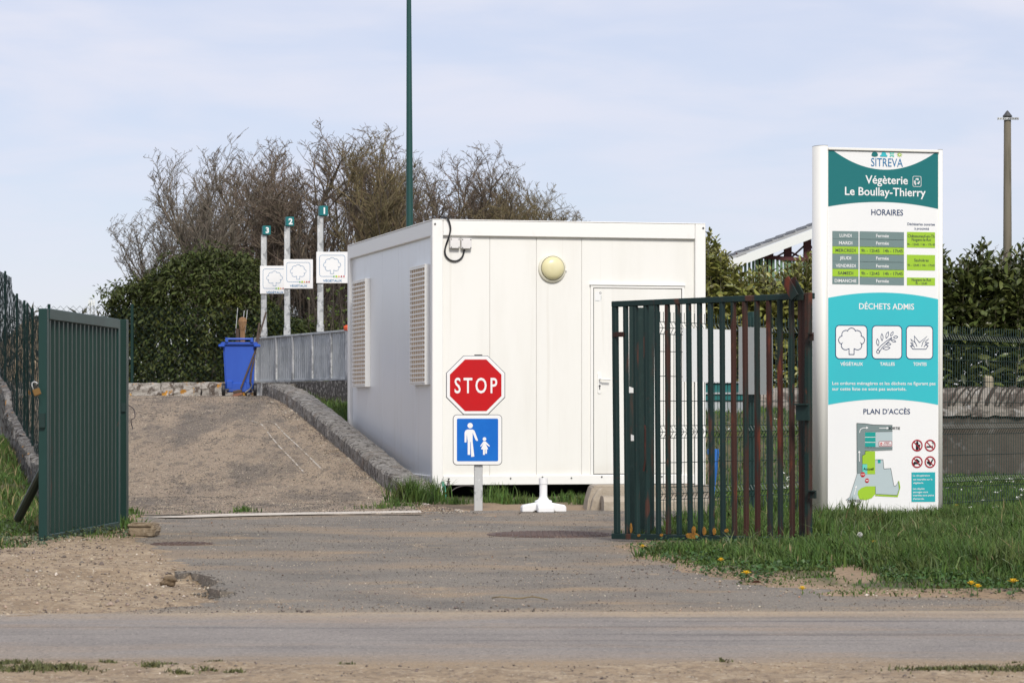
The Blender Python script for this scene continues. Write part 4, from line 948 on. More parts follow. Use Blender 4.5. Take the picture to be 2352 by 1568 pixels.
# padlock hanging on the free edge
pk = thing('padlock', 'brass padlock hanging open on the edge of the green ribbed gate leaf', 'padlock', A(84, 898, 20.42))
M_brass = mat('worn brass', (.22, .13, .045), .5, .7)
mb = MB(); M = Matrix.Rotation(rad(-20), 4, 'Y'); mb.box(-.026, .026, -.011, .011, -.03, .018, M); mb.build('lock_body', M_brass, pk, bevel=.004)
mb = MB(); mb.tube([M @ Vector(p) for p in ((-.017, 0, .018), (-.017, 0, .05), (-.008, 0, .066), (.008, 0, .068), (.02, 0, .058), (.024, 0, .045))], .0045, 8); mb.build('shackle', M_metal, pk, smooth=True)
# hinge post and prop of this leaf
hp = A(277, 1216, 23.25); s = pxm(23.25)
p2 = thing('hinge_post', 'dark green square hinge post at the far end of the ribbed gate leaf', 'gate post', (hp.x, hp.y, 0), LF.rz)
mb = MB(); mb.box(.0, .10, -.045, .05, -.05, H - (733 - HY) * s); mb.build('post', M_leaf, p2, bevel=.005)
mb = MB(); mb.tube(catmull([(.05, -.055, H - (930 - HY) * s), (.06, -.095, H - (940 - HY) * s), (.05, -.105, H - (958 - HY) * s), (.05, -.075, H - (965 - HY) * s), (.07, -.085, H - (985 - HY) * s)]), .004, 6); mb.build('hook', M_tap, p2)
mb = MB(); mb.box(-.02, -.0005, -.04, -.01, H - (945 - HY) * s, H - (925 - HY) * s); mb.build('latch_stub', M_gpost, p2)
o = MB().tube([A(42, 1190, 22.2), A(99, 1078, 21.2)], .034, 10).build('prop_tube', M_leaf); tag(o, 'slanting green steel tube propping the ribbed gate leaf', 'prop')

# ------------------------------------------------------------------ welded mesh fence
M_wire = mat('green coated wire', (.005, .030, .026), .5)
FA, FB = (1.148, 23.4), (2.07, 24.64); fdir = Vector((FB[0] - FA[0], FB[1] - FA[1])); fl = 2.45
fdir2 = Vector((5.06 - 1.148, 28.7 - 23.4)).normalized(); FFr = Frame((FA[0], FA[1], 0), math.atan2(fdir2.y, fdir2.x))
fence = thing('mesh_fence', 'green welded wire mesh fence running behind the barred gate and the totem', 'fence', FFr.loc, FFr.rz)
zt = 1.75
def wire_z():
    pts = [(0, .03)]
    for zc in (.28, .78, zt - .13): pts += [(0, zc - .06), (-.035, zc - .02), (0, zc + .02)] if False else [(0, zc - .05), (-.03, zc), (0, zc + .05)]
    return pts + [(0, zt)]
def panel(x0, x1):
    mb = MB(); n = int((x1 - x0) / .05)
    for k in range(n + 1):
        x = x0 + (x1 - x0) * k / n; mb.tube([(x, y, z) for y, z in wire_z()], .0032, 3, cap=False)
    for z in [.08, .23, .28, .33, .53, .73, .78, .83, 1.03, 1.23, 1.43, zt - .18, zt - .13, zt - .08]:
        y = -.034 if z in (.28, .78, zt - .13) else -.005
        mb.tube([(x0, y, z), (x1, y, z)], .0036, 3, cap=False)
    o = mb.build('mesh_panel', M_wire, fence, recalc=False); return o
M_fpost = mat('green fence post', (.006, .035, .030), .45)
edges_ = [0, 1.545, 3.9, 6.95, 9.4]
for a, b in zip(edges_[:-1], edges_[1:]): panel(a + .03, b - .03)
for x in edges_[1:]:
    mb = MB(); mb.box(x - .025, x + .025, .008, .06, -.1, zt + .04); mb.build('post', M_fpost, fence, bevel=.003)
# two blank boards tied to the mesh
M_back = mat('shade grey board metal', (.33, .335, .33), .5, .3)  # grey tone puts the second board's shade into its colour; batten shares it
u0, z1 = FFr.front(1565, 753, -.03); u1, z0 = FFr.front(1682, 878, -.03)
t = thing('white_board', 'blank white board tied to the wire mesh fence behind the gate bars', 'board', FFr.M @ Vector((u0, -.045, z0)), FFr.rz)
mb = MB(); mb.box(0, (u1 - u0) * 1.02, -.004, .002, 0, z1 - z0); mb.build('plate', PW, t)
mb = MB(); mb.box(.02, (u1 - u0) - .02, .0022, .012, .1, .13); mb.build('batten', M_back, t)
u0, z1 = FFr.front(1692, 750, -.03); u1, z0 = FFr.front(1778, 906, -.03)
t = thing('grey_board', 'shade-toned grey board with a bent edge fixed beside the white board on the fence', 'board', FFr.M @ Vector((u0, -.05, z0)), FFr.rz)
mb = MB(); mb.box(0, (u1 - u0) * .48, -.004, .002, 0, z1 - z0); mb.build('plate', M_back, t)
mb = MB(); mb.beam(((u1 - u0) * .485, -.002, (z1 - z0) / 2), ((u1 - u0) * .98, .03, (z1 - z0) / 2), .004, z1 - z0); mb.build('bent_edge', M_back, t)

# ------------------------------------------------------------------ platform: railing, bay signs, bin and tools
ra, rb_ = Vector((*rail_pt(0), 0)), Vector((*rail_pt(1.04), 0)); rd = rb_ - ra; RL = rd.length
RF = Frame(ra, math.atan2(rd.y, rd.x))
rl = thing('quay_railing', 'galvanised steel railing of close upright slats on the edge of the platform', 'railing', (ra.x, ra.y, 0), RF.rz)
z0, z1 = 1.385, H - (776 - HY) * pxm(44)
z1b = H - (757 - HY) * pxm(39.85)
zr = lambda u: lerp(z1, z1b, u / RL)
zlo = lambda u: z0
tpos = [0, .245, .43, .64, .835, 1.0]
for k, t_ in enumerate(tpos):
    u = RL * t_; w = .06 if k < 5 else .15
    mb = MB(); mb.box(u - w / 2, u + w / 2, -.035, .03, z0 - .02 if k else 1.16, zr(u) - .02); mb.build('post', M_metal, rl, bevel=.004)
for a, b in zip(tpos[:-1], tpos[1:]):
    ua, ub = RL * a + .032, RL * b - (.032 if b < 1 else .077); n = max(6, int((ub - ua) / .088))
    for i in range(n):
        u = ua + (ub - ua) * (i + .5) / n; hw = (ub - ua) / n * .33
        mb = MB(); mb.box(u - hw, u + hw, -.014, .002, z0 + .024, zr(u) - .028); mb.build('slat', M_railg, rl)
    mb = MB(); mb.box(ua - .03, ub + .03, .010, .016, z0 + .3, z0 + .36); mb.box(ua - .03, ub + .03, .010, .016, zr(ub) - .2, zr(ub) - .14); mb.build('cross_strap', M_metal, rl)
mb = MB(); mb.beam((-.02, 0, zr(0) - .012), (RL + .07, 0, zr(RL) - .012), .075, .028); mb.build('top_rail', M_railg, rl, bevel=.004)
mb = MB(); mb.beam((-.02, -.0, z0 + .005), (RL + .05, 0, z0 + .005), .07, .035); mb.build('bottom_rail', M_railg, rl, bevel=.003)
mb = MB(); mb.box(-.02, .10, -.03, .03, 1.165, 1.39); mb.build('foot', M_metal, rl)
M_rag = mat('orange rag', (.72, .10, .02), .8)
o = MB().box(-.10, .10, -.05, .05, -.035, .04).build('orange_rag', M_rag, bevel=.02); o.location = RF.M @ Vector((RL - .0, 0, zr(RL) + .012)); o.rotation_euler = (0, .1, RF.rz); lumpy(o, .006, 2, 3)
tag(o, 'orange rag tied over the end of the galvanised railing', 'rag')

c2 = lambda x, y: (459.4 + .3661 * x, 401.9 + .3661 * y)
for num, D, px, ytop, plate, board in ((1, 41.5, 735.4, 473, (726.8, 473.2, 751.6, 495.6), (726.8, 578.6, 799.6, 650.6)), (2, 43.0, 659.2, 498, (650.4, 498.4, 673.6, 519.3), (651.9, 595.7, 718.8, 663)), (3, 44.3, 605.6, 518, (597.6, 518.9, 620, 539.2), (597.6, 610.7, 664.5, 674.8))):
    s = pxm(D); z = lambda y: H - (y - HY) * s; X = lambda x: (x - px) * s
    t = thing('bay_sign', {1: 'tallest galvanised bay sign, numbered 1, its white VÉGÉTAUX board touching the cabin', 2: 'middle galvanised bay sign, numbered 2, its board overlapping the next one', 3: 'lowest galvanised bay sign, numbered 3, standing beside the hedge'}[num], 'sign', A(px, HY, D).xy.to_3d() + Vector((0, 0, 0)), 0, 'numbered bay signs')
    hw = .042
    mb = MB(); mb.box(-hw, hw, .0, .08, 1.16, z(plate[3]) - .002); mb.build('pole', M_metal, t, bevel=.008)
    mb = MB(); mb.box(-hw - .008, hw + .008, -.008, .088, z(772 if num > 1 else 762), z(752 if num > 1 else 745)); mb.build('sleeve', M_metal, t, bevel=.006)
    x0, x1 = X(plate[0]), X(plate[2]); zb, zt = z(plate[3]), z(plate[1])
    nb = MB(); M = Matrix.Translation((0, .04, 0)) @ Matrix.Rotation(rad(13), 4, 'Z'); q = (x1 - x0) * .78
    nb.box(x0 + .03, x0 + .03 + q, -q * .75, .06, zb, zt, M); no = nb.build('number_cap', PTEAL, t, bevel=.004)
    dn = bpy.data.objects.new('lettering', None); bpy.data.objects.remove(dn)
    p_ = Print(t, 0); v, f = glyphs(str(num), .035); vv = v - (v.min(0) + v.max(0)) / 2; sc = (zt - zb) * .68 / (v[:, 1].max() - v[:, 1].min())
    mb = MB(); mb.add([M @ Vector((x0 + .03 + q * .55 + a * sc, -q * .75 - .002, (zb + zt) / 2 + b * sc)) for a, b in vv], f); mb.build('number', PW, no, recalc=False)
    x0, x1, zb, zt = X(board[0]), X(board[2]), z(board[3]), z(board[1]); w = x1 - x0
    mb = MB(); mb.box(x0, x1, -.022, -.004, zb, zt); bo = mb.build('board', PW, t, bevel=.003)
    pr = Print(bo, -.0225, .0015); k = w / 195.
    U = lambda a, b: (x0 + a * k, zt - b * k)      # board crop pixels from its corner
    fr = [U(20, 21), U(176, 151)]
    arcp = rrect(fr[0][0], fr[1][0], fr[1][1], fr[0][1], 14 * k, 4)
    pr.stroke('print_frame', [arcp], 2.3 * k, PBLUE, 1)
    pr.poly('frame_gap', [[U(102, 146), U(178, 146), U(178, 158), U(102, 158)]], PW, 2)
    pr.stroke('tree_pictogram', [tree_outline(U(97, 0)[0], U(0, 134)[1], 103 * k, 98 * k)], 1.9 * k, PBLUE, 2)
    for i, mm in enumerate((PGREEN, PYEL, PORANGE, PRED2, PRED)):
        pr.poly('colour_dot', [ngon(*U(108 + 15.5 * i, 151), (7 if i == 1 else 5.2) * k, 12)], mm, 3)
    a, b = U(41, 184); pr.text('VÉGÉTAUX', a, U(158, 0)[0], b, 13 * k, PBLUE, 2, off=.012)

# wheeled bin
D = 41.9; s = pxm(D); b = A(550, 907, D); bz = float(ramp_z(42.3))
BF = thing('wheeled_bin', 'blue wheeled refuse bin with open lid rim standing at the end of the railing', 'bin', (b.x, D, bz - .012), rad(5))
M_bin = mat('blue bin plastic', (.012, .068, .39), .5, layers=[((3, 3, 1), (.018, .085, .44), .4, .7, .8), ((8, 8, 3), (.02, .07, .36), .6, .8, .4)])
h = 122 * s; wb, wt = .195, .235; M_dgrey = mat('grey bin liner', (.10, .10, .11), .7)
def taper(z): return lerp(wb, wt, z / h)
mb = MB(); vs = []
for z in (.06, h): w = taper(z); dd = lerp(.20, .26, z / h); vs += [(-w, -.22 + .0, z), (w, -.22, z), (w, -.22 + 2 * dd, z), (-w, -.22 + 2 * dd, z)]
mb.add(vs, [(3, 2, 1, 0), (0, 1, 5, 4), (1, 2, 6, 5), (2, 3, 7, 6), (3, 0, 4, 7), (4, 5, 6, 7)]); mb.build('body', M_bin, BF, bevel=.02, segs=2)
mb = MB(); mb.box(-wt - .03, wt + .03, -.26, .32, h - .03, h + .012); mb.build('rim', M_bin, BF, bevel=.012, segs=2)
mb = MB(); mb.box(-wt + .03, wt - .03, -.20, .27, h + .0125, h + .018); mb.build('inside', M_dgrey, BF)
mb = MB(); mb.box(-wt - .065, -wt + .03, -.285, -.21, h - .06, h - .02); mb.box(wt - .03, wt + .065, -.285, -.21, h - .06, h - .02); mb.build('grip', M_bin, BF, bevel=.01)
mb = MB(); mb.tube([(-wt + .05, -.27, h + .055), (wt - .05, -.27, h + .055)], .016, 8); 
for x in (-wt + .055, wt - .055): mb.box(x - .02, x + .02, -.285, -.2, h + .012, h + .075)
mb.build('handle', M_bin, BF)
mb = MB(); mb.box(-.16, .16, -.245, -.20, .06, .20); mb.box(-.19, -.09, -.25, -.2, .1, .23); mb.box(.09, .19, -.25, -.2, .1, .23); mb.build('foot_bracket', M_bin, BF, bevel=.015)
mb = MB(); mb.tube([(-.21, -.235, .095), (.21, -.235, .095)], .011, 8); mb.build('axle', M_dgrey, BF)
for sx in (-1, 1):
    mb = MB(); mb.lathe([(.03, -.025), (.085, -.025), (.097, -.015), (.097, .015), (.085, .025), (.03, .025)], 20, (sx * .225, -.235, .097), 'X'); wo = mb.build('wheel', M_black, BF, smooth=False)
    mb = MB(); mb.lathe([(.045, sx * .026), (.02, sx * .032)], 14, (sx * .225, -.235, .097), 'X'); mb.build('hub', M_dgrey, wo)
M_wood = mat('brown wooden handle', (.075, .05, .036), .8, layers=[((3, 3, 12), (.045, .03, .022), .45, .7, .7)])
M_bristle = mat('straw bristles', (.25, .145, .072), .9, layers=[((60, 60, 8), (.18, .09, .035), .45, .65, .8)])
M_bristle2 = mat('red brown bristles', (.17, .08, .048), .9, layers=[((60, 60, 60), (.18, .06, .03), .45, .65, .8)])
# two long handled tools leaning on the railing end
DT = 41.55; zt_f = lambda x, y, D=DT: A(x, y, D)
t = thing('broom', 'long handled broom with red brown bristles leaning across the blue bin', 'broom', A(548, 900, 41.5))
o0 = A(548, 900, 41.5)
mb = MB(); mb.tube([A(553, 892, 41.52) - o0, A(584, 812, 41.7) - o0, A(611, 717, 41.95) - o0], [.013, .013, .012], 8); mb.build('handle', M_wood, t)
mb = MB(); M = Matrix.Rotation(rad(-12), 4, 'Y'); mb.box(-.075, .05, -.05, .05, -.015, .03, M); mb.build('head', M_wood, t, bevel=.006)
mb = MB(); mb.add([M @ Vector(p) for p in ((-.08, -.055, -.015), (.05, -.055, -.015), (.05, .05, -.015), (-.08, .05, -.015), (-.11, -.07, -.06), (.045, -.07, -.05), (.045, .06, -.05), (-.11, .06, -.06))], [(0, 1, 2, 3), (4, 7, 6, 5), (0, 4, 5, 1), (1, 5, 6, 2), (2, 6, 7, 3), (3, 7, 4, 0)]); mb.build('bristles', M_bristle2, t)
t = thing('hand_fork', 'wooden handled garden tool leaning beside the broom, curved head down', 'garden tool', A(578, 885, 41.6)); o0 = A(578, 885, 41.6)
mb = MB(); mb.tube([A(575, 878, 41.65) - o0, A(577, 855, 41.65) - o0, A(582, 832, 41.7) - o0, A(596, 742, 41.95) - o0], .015, 8); mb.build('handle', M_wood, t)
mb = MB(); mb.tube(catmull([A(575, 878, 41.65) - o0, A(578, 884, 41.6) - o0, A(574, 893, 41.55) - o0, A(562, 902, 41.5) - o0]), .012, 6); mb.build('head', M_screw, t)
t = thing('hand_brush', 'upturned straw brush sticking out of the blue bin', 'brush', A(557, 768, 42.05))
mb = MB(); mb.lathe([(.03, -.35), (.035, .05), (.05, .11), (.062, .19), (.05, .235), (.01, .25)], 12, (0, 0, 0)); lumpy(mb.build('bristles', M_bristle, t), .006, 1, 4)
t = thing('short_stick', 'dark wooden stick end poking from the blue bin beside the straw brush', 'stick', A(547, 770, 42.1))
mb = MB(); mb.tube([(0, 0, -.3), (-.01, 0, .10)], .028, 8); mb.build('shaft', M_wood, t)
for i, (xa, xb, yt) in enumerate(((541, 546, 707), (556, 561, 713), (563, 568, 712))):
    o = MB().tube([A(xa, 765, 42.15), A(xb, yt, 42.25)], .0045, 5).build('metal_rod', M_metal); tag(o, ('longest thin rod standing in the blue bin, leftmost', 'thin rod standing in the blue bin just behind the straw brush', 'thin rod standing in the blue bin, nearest the broom handle')[i], 'rod', 'thin rods in the blue bin')
# ------------------------------------------------------------------ lamp pole, utility pole, shed, stone wall
M_pole = mat('green lamp pole paint', (.006, .052, .044), .4, layers=[((4, 4, .6), (.010, .066, .056), .4, .7, .7)])
D = 43.5; s = pxm(D); b = A(941, HY, D); z = lambda y: H - (y - HY) * s
t = thing('lamp_pole', 'tall dark green tapered lighting pole rising behind the white cabin', 'lamp post', (b.x, D, 0))
mb = MB(); mb.tube([(0, 0, .0), (0, 0, z(515)), (-.012, 0, z(0)), (-.02, 0, 8.6)], [.062, .054, .036, .030], 20); mb.build('pole', M_pole, t, smooth=True)
mb = MB(); mb.lathe([(.09, 0), (.09, 1.1), (.064, 1.15)], 16); mb.build('base_sleeve', M_pole, t, smooth=True)
mb = MB(); mb.tube(catmull([(-.02, 0, 8.58), (.1, -.05, 8.9), (.5, -.25, 9.05), (.9, -.5, 9.08)]), .026, 8); mb.build('arm', M_pole, t)
mb = MB(); mb.box(.75, 1.35, -.75, -.45, 9.0, 9.12); mb.build('luminaire', M_metal, t, bevel=.03)

M_pwood = mat('weathered pole wood', (.15, .13, .095), .85, layers=[((5, 5, .5), (.09, .08, .05), .42, .68, .8), ((16, 16, .5), (.05, .045, .03), .56, .66, .8), ((3, 3, .4), (.12, .15, .08), .55, .75, .6)], bump=((30, 30, 2), .4))
D = 70; s = pxm(D); b = A(2314, HY, D); z = lambda y: H - (y - HY) * s
t = thing('utility_pole', 'wooden utility pole with pointed metal cap and short drilled crossbar', 'utility pole', (b.x, D, 0))
mb = MB(); mb.tube([(.02, 0, -.2), (.0, 0, z(600)), (0, 0, z(268))], [.112, .106, .086], 16); mb.build('pole', M_pwood, t, smooth=True)
mb = MB(); mb.lathe([(.112, z(269)), (.118, z(267)), (.02, z(255)), (.004, z(254))], 14); mb.build('cap', M_screw, t)
w = 25 * s; mb = MB(); mb.box(-w, w, -.115, -.1, z(276.5), z(271)); cb = mb.build('crossbar', M_metal, t, bevel=.003)
for k in range(9):
    x = -w + w * 2 * (k + .5) / 9
    mb = MB(); mb.lathe([(.013, 0), (.013, .004)], 8, (x, -.1155, z(273.7)), 'Y'); mb.build('bolt_hole', M_screw, cb)

M_roofm = mat('grey roof sheet', (.36, .365, .37), .6, layers=[((.6, 3, 1), (.27, .275, .28), .4, .7, .7)])
M_fascia = mat('shed white fascia', (.72, .73, .71), .5); M_rsteel = mat('red oxide steel', (.075, .014, .016), .7); M_gcl = mat('pale green cladding', (.125, .215, .115), .6, layers=[((2, 2, .6), (.10, .175, .095), .4, .7, .7)])
D = 78; s = pxm(D); SFr = Frame((A(1668, HY, D).x, D, 0), rad(0)); X = lambda x: (x - 1668) * s; z = lambda y: H - (y - HY) * s
shed = thing('storage_shed', 'open sided farm shed with grey sloping roof, red steel posts and pale green wall', 'shed', SFr.loc, 0)
sl = (515 - 591) / (1870 - 1668); zl = z(594); zr_ = lambda x: zl - (sl * (x / s)) * s
xa, xb = 0, X(2010)
mb = MB(); mb.add([(xa, -.3, zr_(xa)), (xb, -.3, zr_(xb)), (xb, 9, zr_(xb) + .3), (xa, 9, zr_(xa) + .3), (xa, -.3, zr_(xa) - .07), (xb, -.3, zr_(xb) - .07), (xb, 9, zr_(xb) + .23), (xa, 9, zr_(xa) + .23)], [(0, 1, 2, 3), (7, 6, 5, 4), (0, 4, 5, 1), (1, 5, 6, 2), (2, 6, 7, 3), (3, 7, 4, 0)]); mb.build('roof', M_roofm, shed)
for k in range(14):
    x = xa + (xb - xa) * k / 13
    mb = MB(); mb.beam((x, -.29, zr_(x) + .02), (x, 8.9, zr_(x) + .315), .05, .03); mb.build('roof_rib', M_roofm, shed)
mb = MB(); mb.beam((xa, -.31, zr_(xa) - .21), (xb, -.31, zr_(xb) - .21), .03, .24); mb.build('fascia', M_fascia, shed)
for x in (1745, 1769, 1811, 1856, 1900, 1945):
    xx = X(x); mb = MB(); mb.box(xx - .10, xx + .10, .1, .3, 0, zr_(xx) - .25); mb.build('steel_post', M_rsteel, shed)
for a, b in ((1769, 1811), (1811, 1856), (1856, 1900)):
    mb = MB(); mb.beam((X(a), .2, zr_(X(a)) - .4), (X(b), .2, z(598)), .05, .05); mb.beam((X(b), .22, zr_(X(b)) - .4), (X(a), .22, z(598)), .05, .05); mb.build('brace', M_rsteel, shed)
mb = MB(); mb.beam((X(1690), .0, z(585)), (X(1930), .0, z(603)), .06, .10); mb.build('wall_cap', M_rsteel, shed)
n = 26
for k in range(n):
    a, b = X(1690) + (X(1930) - X(1690)) * k / n, X(1690) + (X(1930) - X(1690)) * (k + 1) / n
    mb = MB(); mb.box(a + .01, b - .03, .02 + .02 * (k % 2), .08, 0, z(587 + 18 * k / n)); mb.build('cladding_sheet', M_gcl, shed)

M_swall = mat('old rendered wall', (.085, .073, .058), .95, layers=[((1.2, 1.2, .6), (.062, .05, .04), .46, .6, .85), (5, (.15, .142, .13), .55, .66, .7), (3.2, (.055, .035, .028), .62, .68, .9)], bump=(14, .6))
M_cope = mat('mossy rounded coping', (.27, .24, .205), .95, layers=[((2.2, 1.2, 5), (.075, .055, .045), .46, .58, .9), (9, (.40, .385, .365), .56, .66, .8), (18, (.09, .07, .06), .55, .68, .7)], bump=(14, .8, 'noise', .04))
D = 41.0; s = pxm(D); x0, x1 = (1742 - CX) * s, 11.5; z = lambda y: H - (y - HY) * s
t = thing('old_garden_wall', 'old stained garden wall with a rounded mossy coping behind the wire fence', 'wall', (x0, D, 0))
L_ = x1 - x0
def swp(prof, n, name, m, seed):
    rr = random.Random(seed); vs, fs = [], []; k = len(prof)
    for i in range(n + 1):
        for y, zz_ in prof: vs.append((L_ * i / n + rr.gauss(0, .01), y + rr.gauss(0, .008), zz_ + rr.gauss(0, .008)))
    for i in range(n):
        for j in range(k): a, b = i * k + j, i * k + (j + 1) % k; fs.append((a, b, b + k, a + k))
    fs += [tuple(range(k)), tuple(n * k + j for j in reversed(range(k)))]
    mb = MB(); mb.add(vs, fs); return mb.build(name, m, t)
swp([(0, -.2), (0, .25), (.005, .6), (0, z(954)), (.38, z(954)), (.38, -.2)], 60, 'wall_face', M_swall, 3)
zc = z(954) + .02
prof = [(-.05, zc - .03), (-.055, zc + .03)] + [(.19 - .235 * math.cos(a), zc + .04 + .335 * math.sin(a)) for a in [math.pi * k / 10 for k in range(1, 10)]] + [(.43, zc + .03), (.43, zc - .03)]
# coping laid in lengths with open joints
nb = 8; Lall = L_
for k in range(nb):
    L_ = Lall / nb - .02; o = swp(prof, 12, 'coping_stone', M_cope, 10 + k); o.location.x = Lall / nb * k
# dark diagonal tubes laid as stripes over the coping
M_stripe = mat('dark brown stripe', (.05, .036, .028), .95)
for k in range(34):
    x = (2180 - 1742) * s + k * .09 + R.uniform(-.05, .05); r_ = R.uniform(.009, .019); ln = R.uniform(.18, .34); pts = []
    for i in range(7):
        a = math.pi * (.08 + .5 * i / 6); pts.append((x + ln * i / 6 + R.uniform(-.01, .01), .19 - .245 * math.cos(a), zc + .04 + .345 * math.sin(a)))
    mb = MB(); mb.tube(pts, r_, 5); mb.build('dark_stripe', M_stripe, t)
o = MB().box(-.10, .10, -.09, .09, 0, 1.45).build('concrete_stake', mat('pale concrete stake', (.36, .31, .22), .9, layers=[(8, (.25, .21, .15), .45, .7, .7)]), bevel=.025)
b = A(2270, HY, 42.0); o.location = (b.x, 42.0, 0); tag(o, 'pale concrete stake with a chamfered top in the hedge above the old wall', 'stake')
for v in o.data.vertices:
    if v.co.z > 1.3: v.co.x *= .6
# teal skip and grey trough behind the fence
M_skip = mat('teal skip paint', (.006, .13, .125), .5, layers=[((2, 2, 1), (.01, .10, .10), .45, .7, .7)])
D = 38.6; s = pxm(D); z = lambda y: H - (y - HY) * s
b = A(1612, HY, D)
t = thing('teal_skip', 'teal metal waste skip on the grass behind the cabin, seen through the gate bars', 'skip', (b.x, D, .8))
w = (1712 - 1612) * s
mb = MB(); mb.prism([(0, z(955) - .8), (w, z(955) - .8), (w, z(921) - .8), (0, z(921) - .8)], 0, 1.3); mb.build('lower_body', M_railg, t)
mb = MB(); mb.prism([(-.01, z(920) - .8), (w + .02, z(920) - .8), (w + .05, z(880) - .8), (-.01, z(880) - .8)], -.03, 1.35); mb.build('body', M_skip, t, bevel=.01)
mb = MB(); mb.box(-.01, w + .06, -.06, 1.38, z(880) - .798, z(876) - .8); mb.box(-.01, w + .04, -.055, -.031, z(905) - .8, z(901) - .8); mb.build('rim', M_railg, t)
M_bluep = mat('blue painted steel', (.01, .12, .42), .5)
t = thing('blue_post', 'short blue steel post leaning in the grass behind the gate bars', 'post', A(1640, 1150, 29.5))
s = pxm(29.5); o0 = A(1640, 1150, 29.5)
mb = MB(); mb.beam(A(1632, 1152, 29.5) - o0, A(1645, 1036, 29.6) - o0, .045, .06); mb.build('upright', M_bluep, t, bevel=.004)
mb = MB(); mb.beam(A(1624, 1037, 29.6) - o0, A(1651, 1037, 29.6) - o0, .05, .055); mb.build('head', M_bluep, t, bevel=.004)
mb = MB(); mb.beam((-.02, .02, -.02), (-.02, .02, -o0.z - .1), .05, .06); mb.build('stub', M_bluep, t)
# far mast and a spoil heap beyond the left fence
D = 420; s = pxm(D); b = A(211.5, HY, D)
t = thing('telecom_mast', 'tiny grey lattice telecom mast far on the horizon beside the big hedge', 'mast', (b.x, D, 0))
z = lambda y: H - (y - HY) * s; mb = MB()
for sx, sy in ((-1, -1), (1, -1), (1, 1), (-1, 1)): mb.beam((sx * .5, sy * .5, 0), (sx * .25, sy * .25, z(694)), .12, .12)
mb.build('lattice', M_metal, t); mb = MB()
for k in range(24): zz_ = z(694) * (k + .5) / 24; a = .5 - .25 * zz_ / z(694); mb.beam((-a, -a, zz_ - .3), (a, -a, zz_ + .3), .07, .07)
o = mb.build('bracing', M_metal, t); o['kind'] = 'stuff'
for x in (-.35, .0, .35): mb = MB(); mb.box(x - .1, x + .1, -.4, -.25, z(702), z(689)); mb.build('antenna', M_fascia, t)

# ------------------------------------------------------------------ chain-link fences
def chainlink(path, base, height, step, mat_, parent, r=.0022, name='chain_link_mesh', seed=0):
    """diagonal wires woven both ways over a polyline in plan; base(u) gives the foot height"""
    pts = [Vector(p) for p in path]; seg = [(b - a).length for a, b in zip(pts[:-1], pts[1:])]; Lt = sum(seg)
    def at(u):
        u = min(max(u, 0), Lt - 1e-6)
        for a, b, l in zip(pts[:-1], pts[1:], seg):
            if u <= l: return a + (b - a) * (u / l)
            u -= l
        return pts[-1]
    rr = random.Random(seed); V, Fc = [], []
    for sg in (1, -1):
        u0 = -height if sg > 0 else 0
        while u0 < Lt + (0 if sg > 0 else height):
            prev = None; n = 6
            for k in range(n + 1):
                f = k / n; u = u0 + sg * f * height
                if u < 0 or u > Lt: prev = None; continue
                p = at(u); q = Vector((p.x, p.y, base(u) + f * height)) + Vector((rr.uniform(-1, 1), rr.uniform(-1, 1), rr.uniform(-1, 1))) * .006
                if prev is not None:
                    b = len(V); d = (q - prev).normalized(); a1 = d.orthogonal().normalized() * r; a2 = d.cross(a1)
                    for c in (prev, q): V.extend([c + a1, c - a1 * .5 + a2 * .87, c - a1 * .5 - a2 * .87])
                    Fc += [(b, b + 1, b + 4, b + 3), (b + 1, b + 2, b + 5, b + 4), (b + 2, b, b + 3, b + 5)]
                prev = q
            u0 += step
    o = link(name, mesh_np(name, [tuple(v) for v in V], Fc), parent, [mat_]); o['kind'] = 'stuff'; return o, at, Lt
M_clink = mat('green plastic wire', (.006, .022, .019), .6, spec=.2)
M_cpost = mat('green angle post', (.006, .026, .022), .6, spec=.2)
fx = lambda D: WLX(D) + .07
cl = thing('chain_link_fence', 'green chain-link fence on the lichen spotted wall beside the ramp', 'fence', (0, 0, 0))
Da, Db = 27.4, 42.0
Lf = math.hypot(fx(Db) - fx(Da), Db - Da)
base = lambda u: float(lw_top(Da + (Db - Da) * min(max(u / Lf, 0), 1))) - .04
_, at_, Lt = chainlink([(fx(Da), Da, 0), (fx(Db), Db, 0)], base, 1.42, .085, M_clink, cl, .0018)
for k, (x, y) in enumerate(((75, 742), (63, 722), (56, 693), (39, 667), (12, 643), (-25, 615), (-60, 590))):
    D = (5.25 + .82 - .17 + .0) ; D = (-(CX - x) / F); D = (1.43 + 4.25 - 4.25 + .0) / 1 if False else None
    # the post stands where the pixel column meets the fence line
    kx = (x - CX) / F; D = (-1.25 - 4.0 + .07 + .2155 * 31) / (kx + .2155)
    if D < 27 or D > 46: continue
    zt = float(lw_top(D)) + 1.42; X_ = fx(D)
    mb = MB(); mb.box(X_ - .011, X_ + .011, D - .02, D + .02, float(lw_top(D)) - .1, zt); mb.build('post', M_cpost, cl, bevel=.003)
for zf in (.06, .75, 1.38):
    mb = MB(); mb.tube([(fx(Da + (Db - Da) * k / 8), Da + (Db - Da) * k / 8, base(Lf * k / 8) + zf) for k in range(9)], .0035, 4); mb.build('tension_wire', M_clink, cl)
cf = thing('back_fence', 'chain-link fence along the back of the platform by the hedge', 'fence', (-8.3, 45.9, 1.15))
zt = H + (HY - 700) * pxm(45.9) - 1.15
_, _, _ = chainlink([(-.6, .5, 0), (5.0, .5, 0)], lambda u: .0, zt, .105, M_clink, cf, .0028)
for x in (101, 294):
    X_ = (x - CX) * pxm(45.9) + 8.3; mb = MB(); mb.box(X_ - .022, X_ + .022, .48, .52, 0, zt + .03); mb.build('post', M_cpost, cf, bevel=.003)

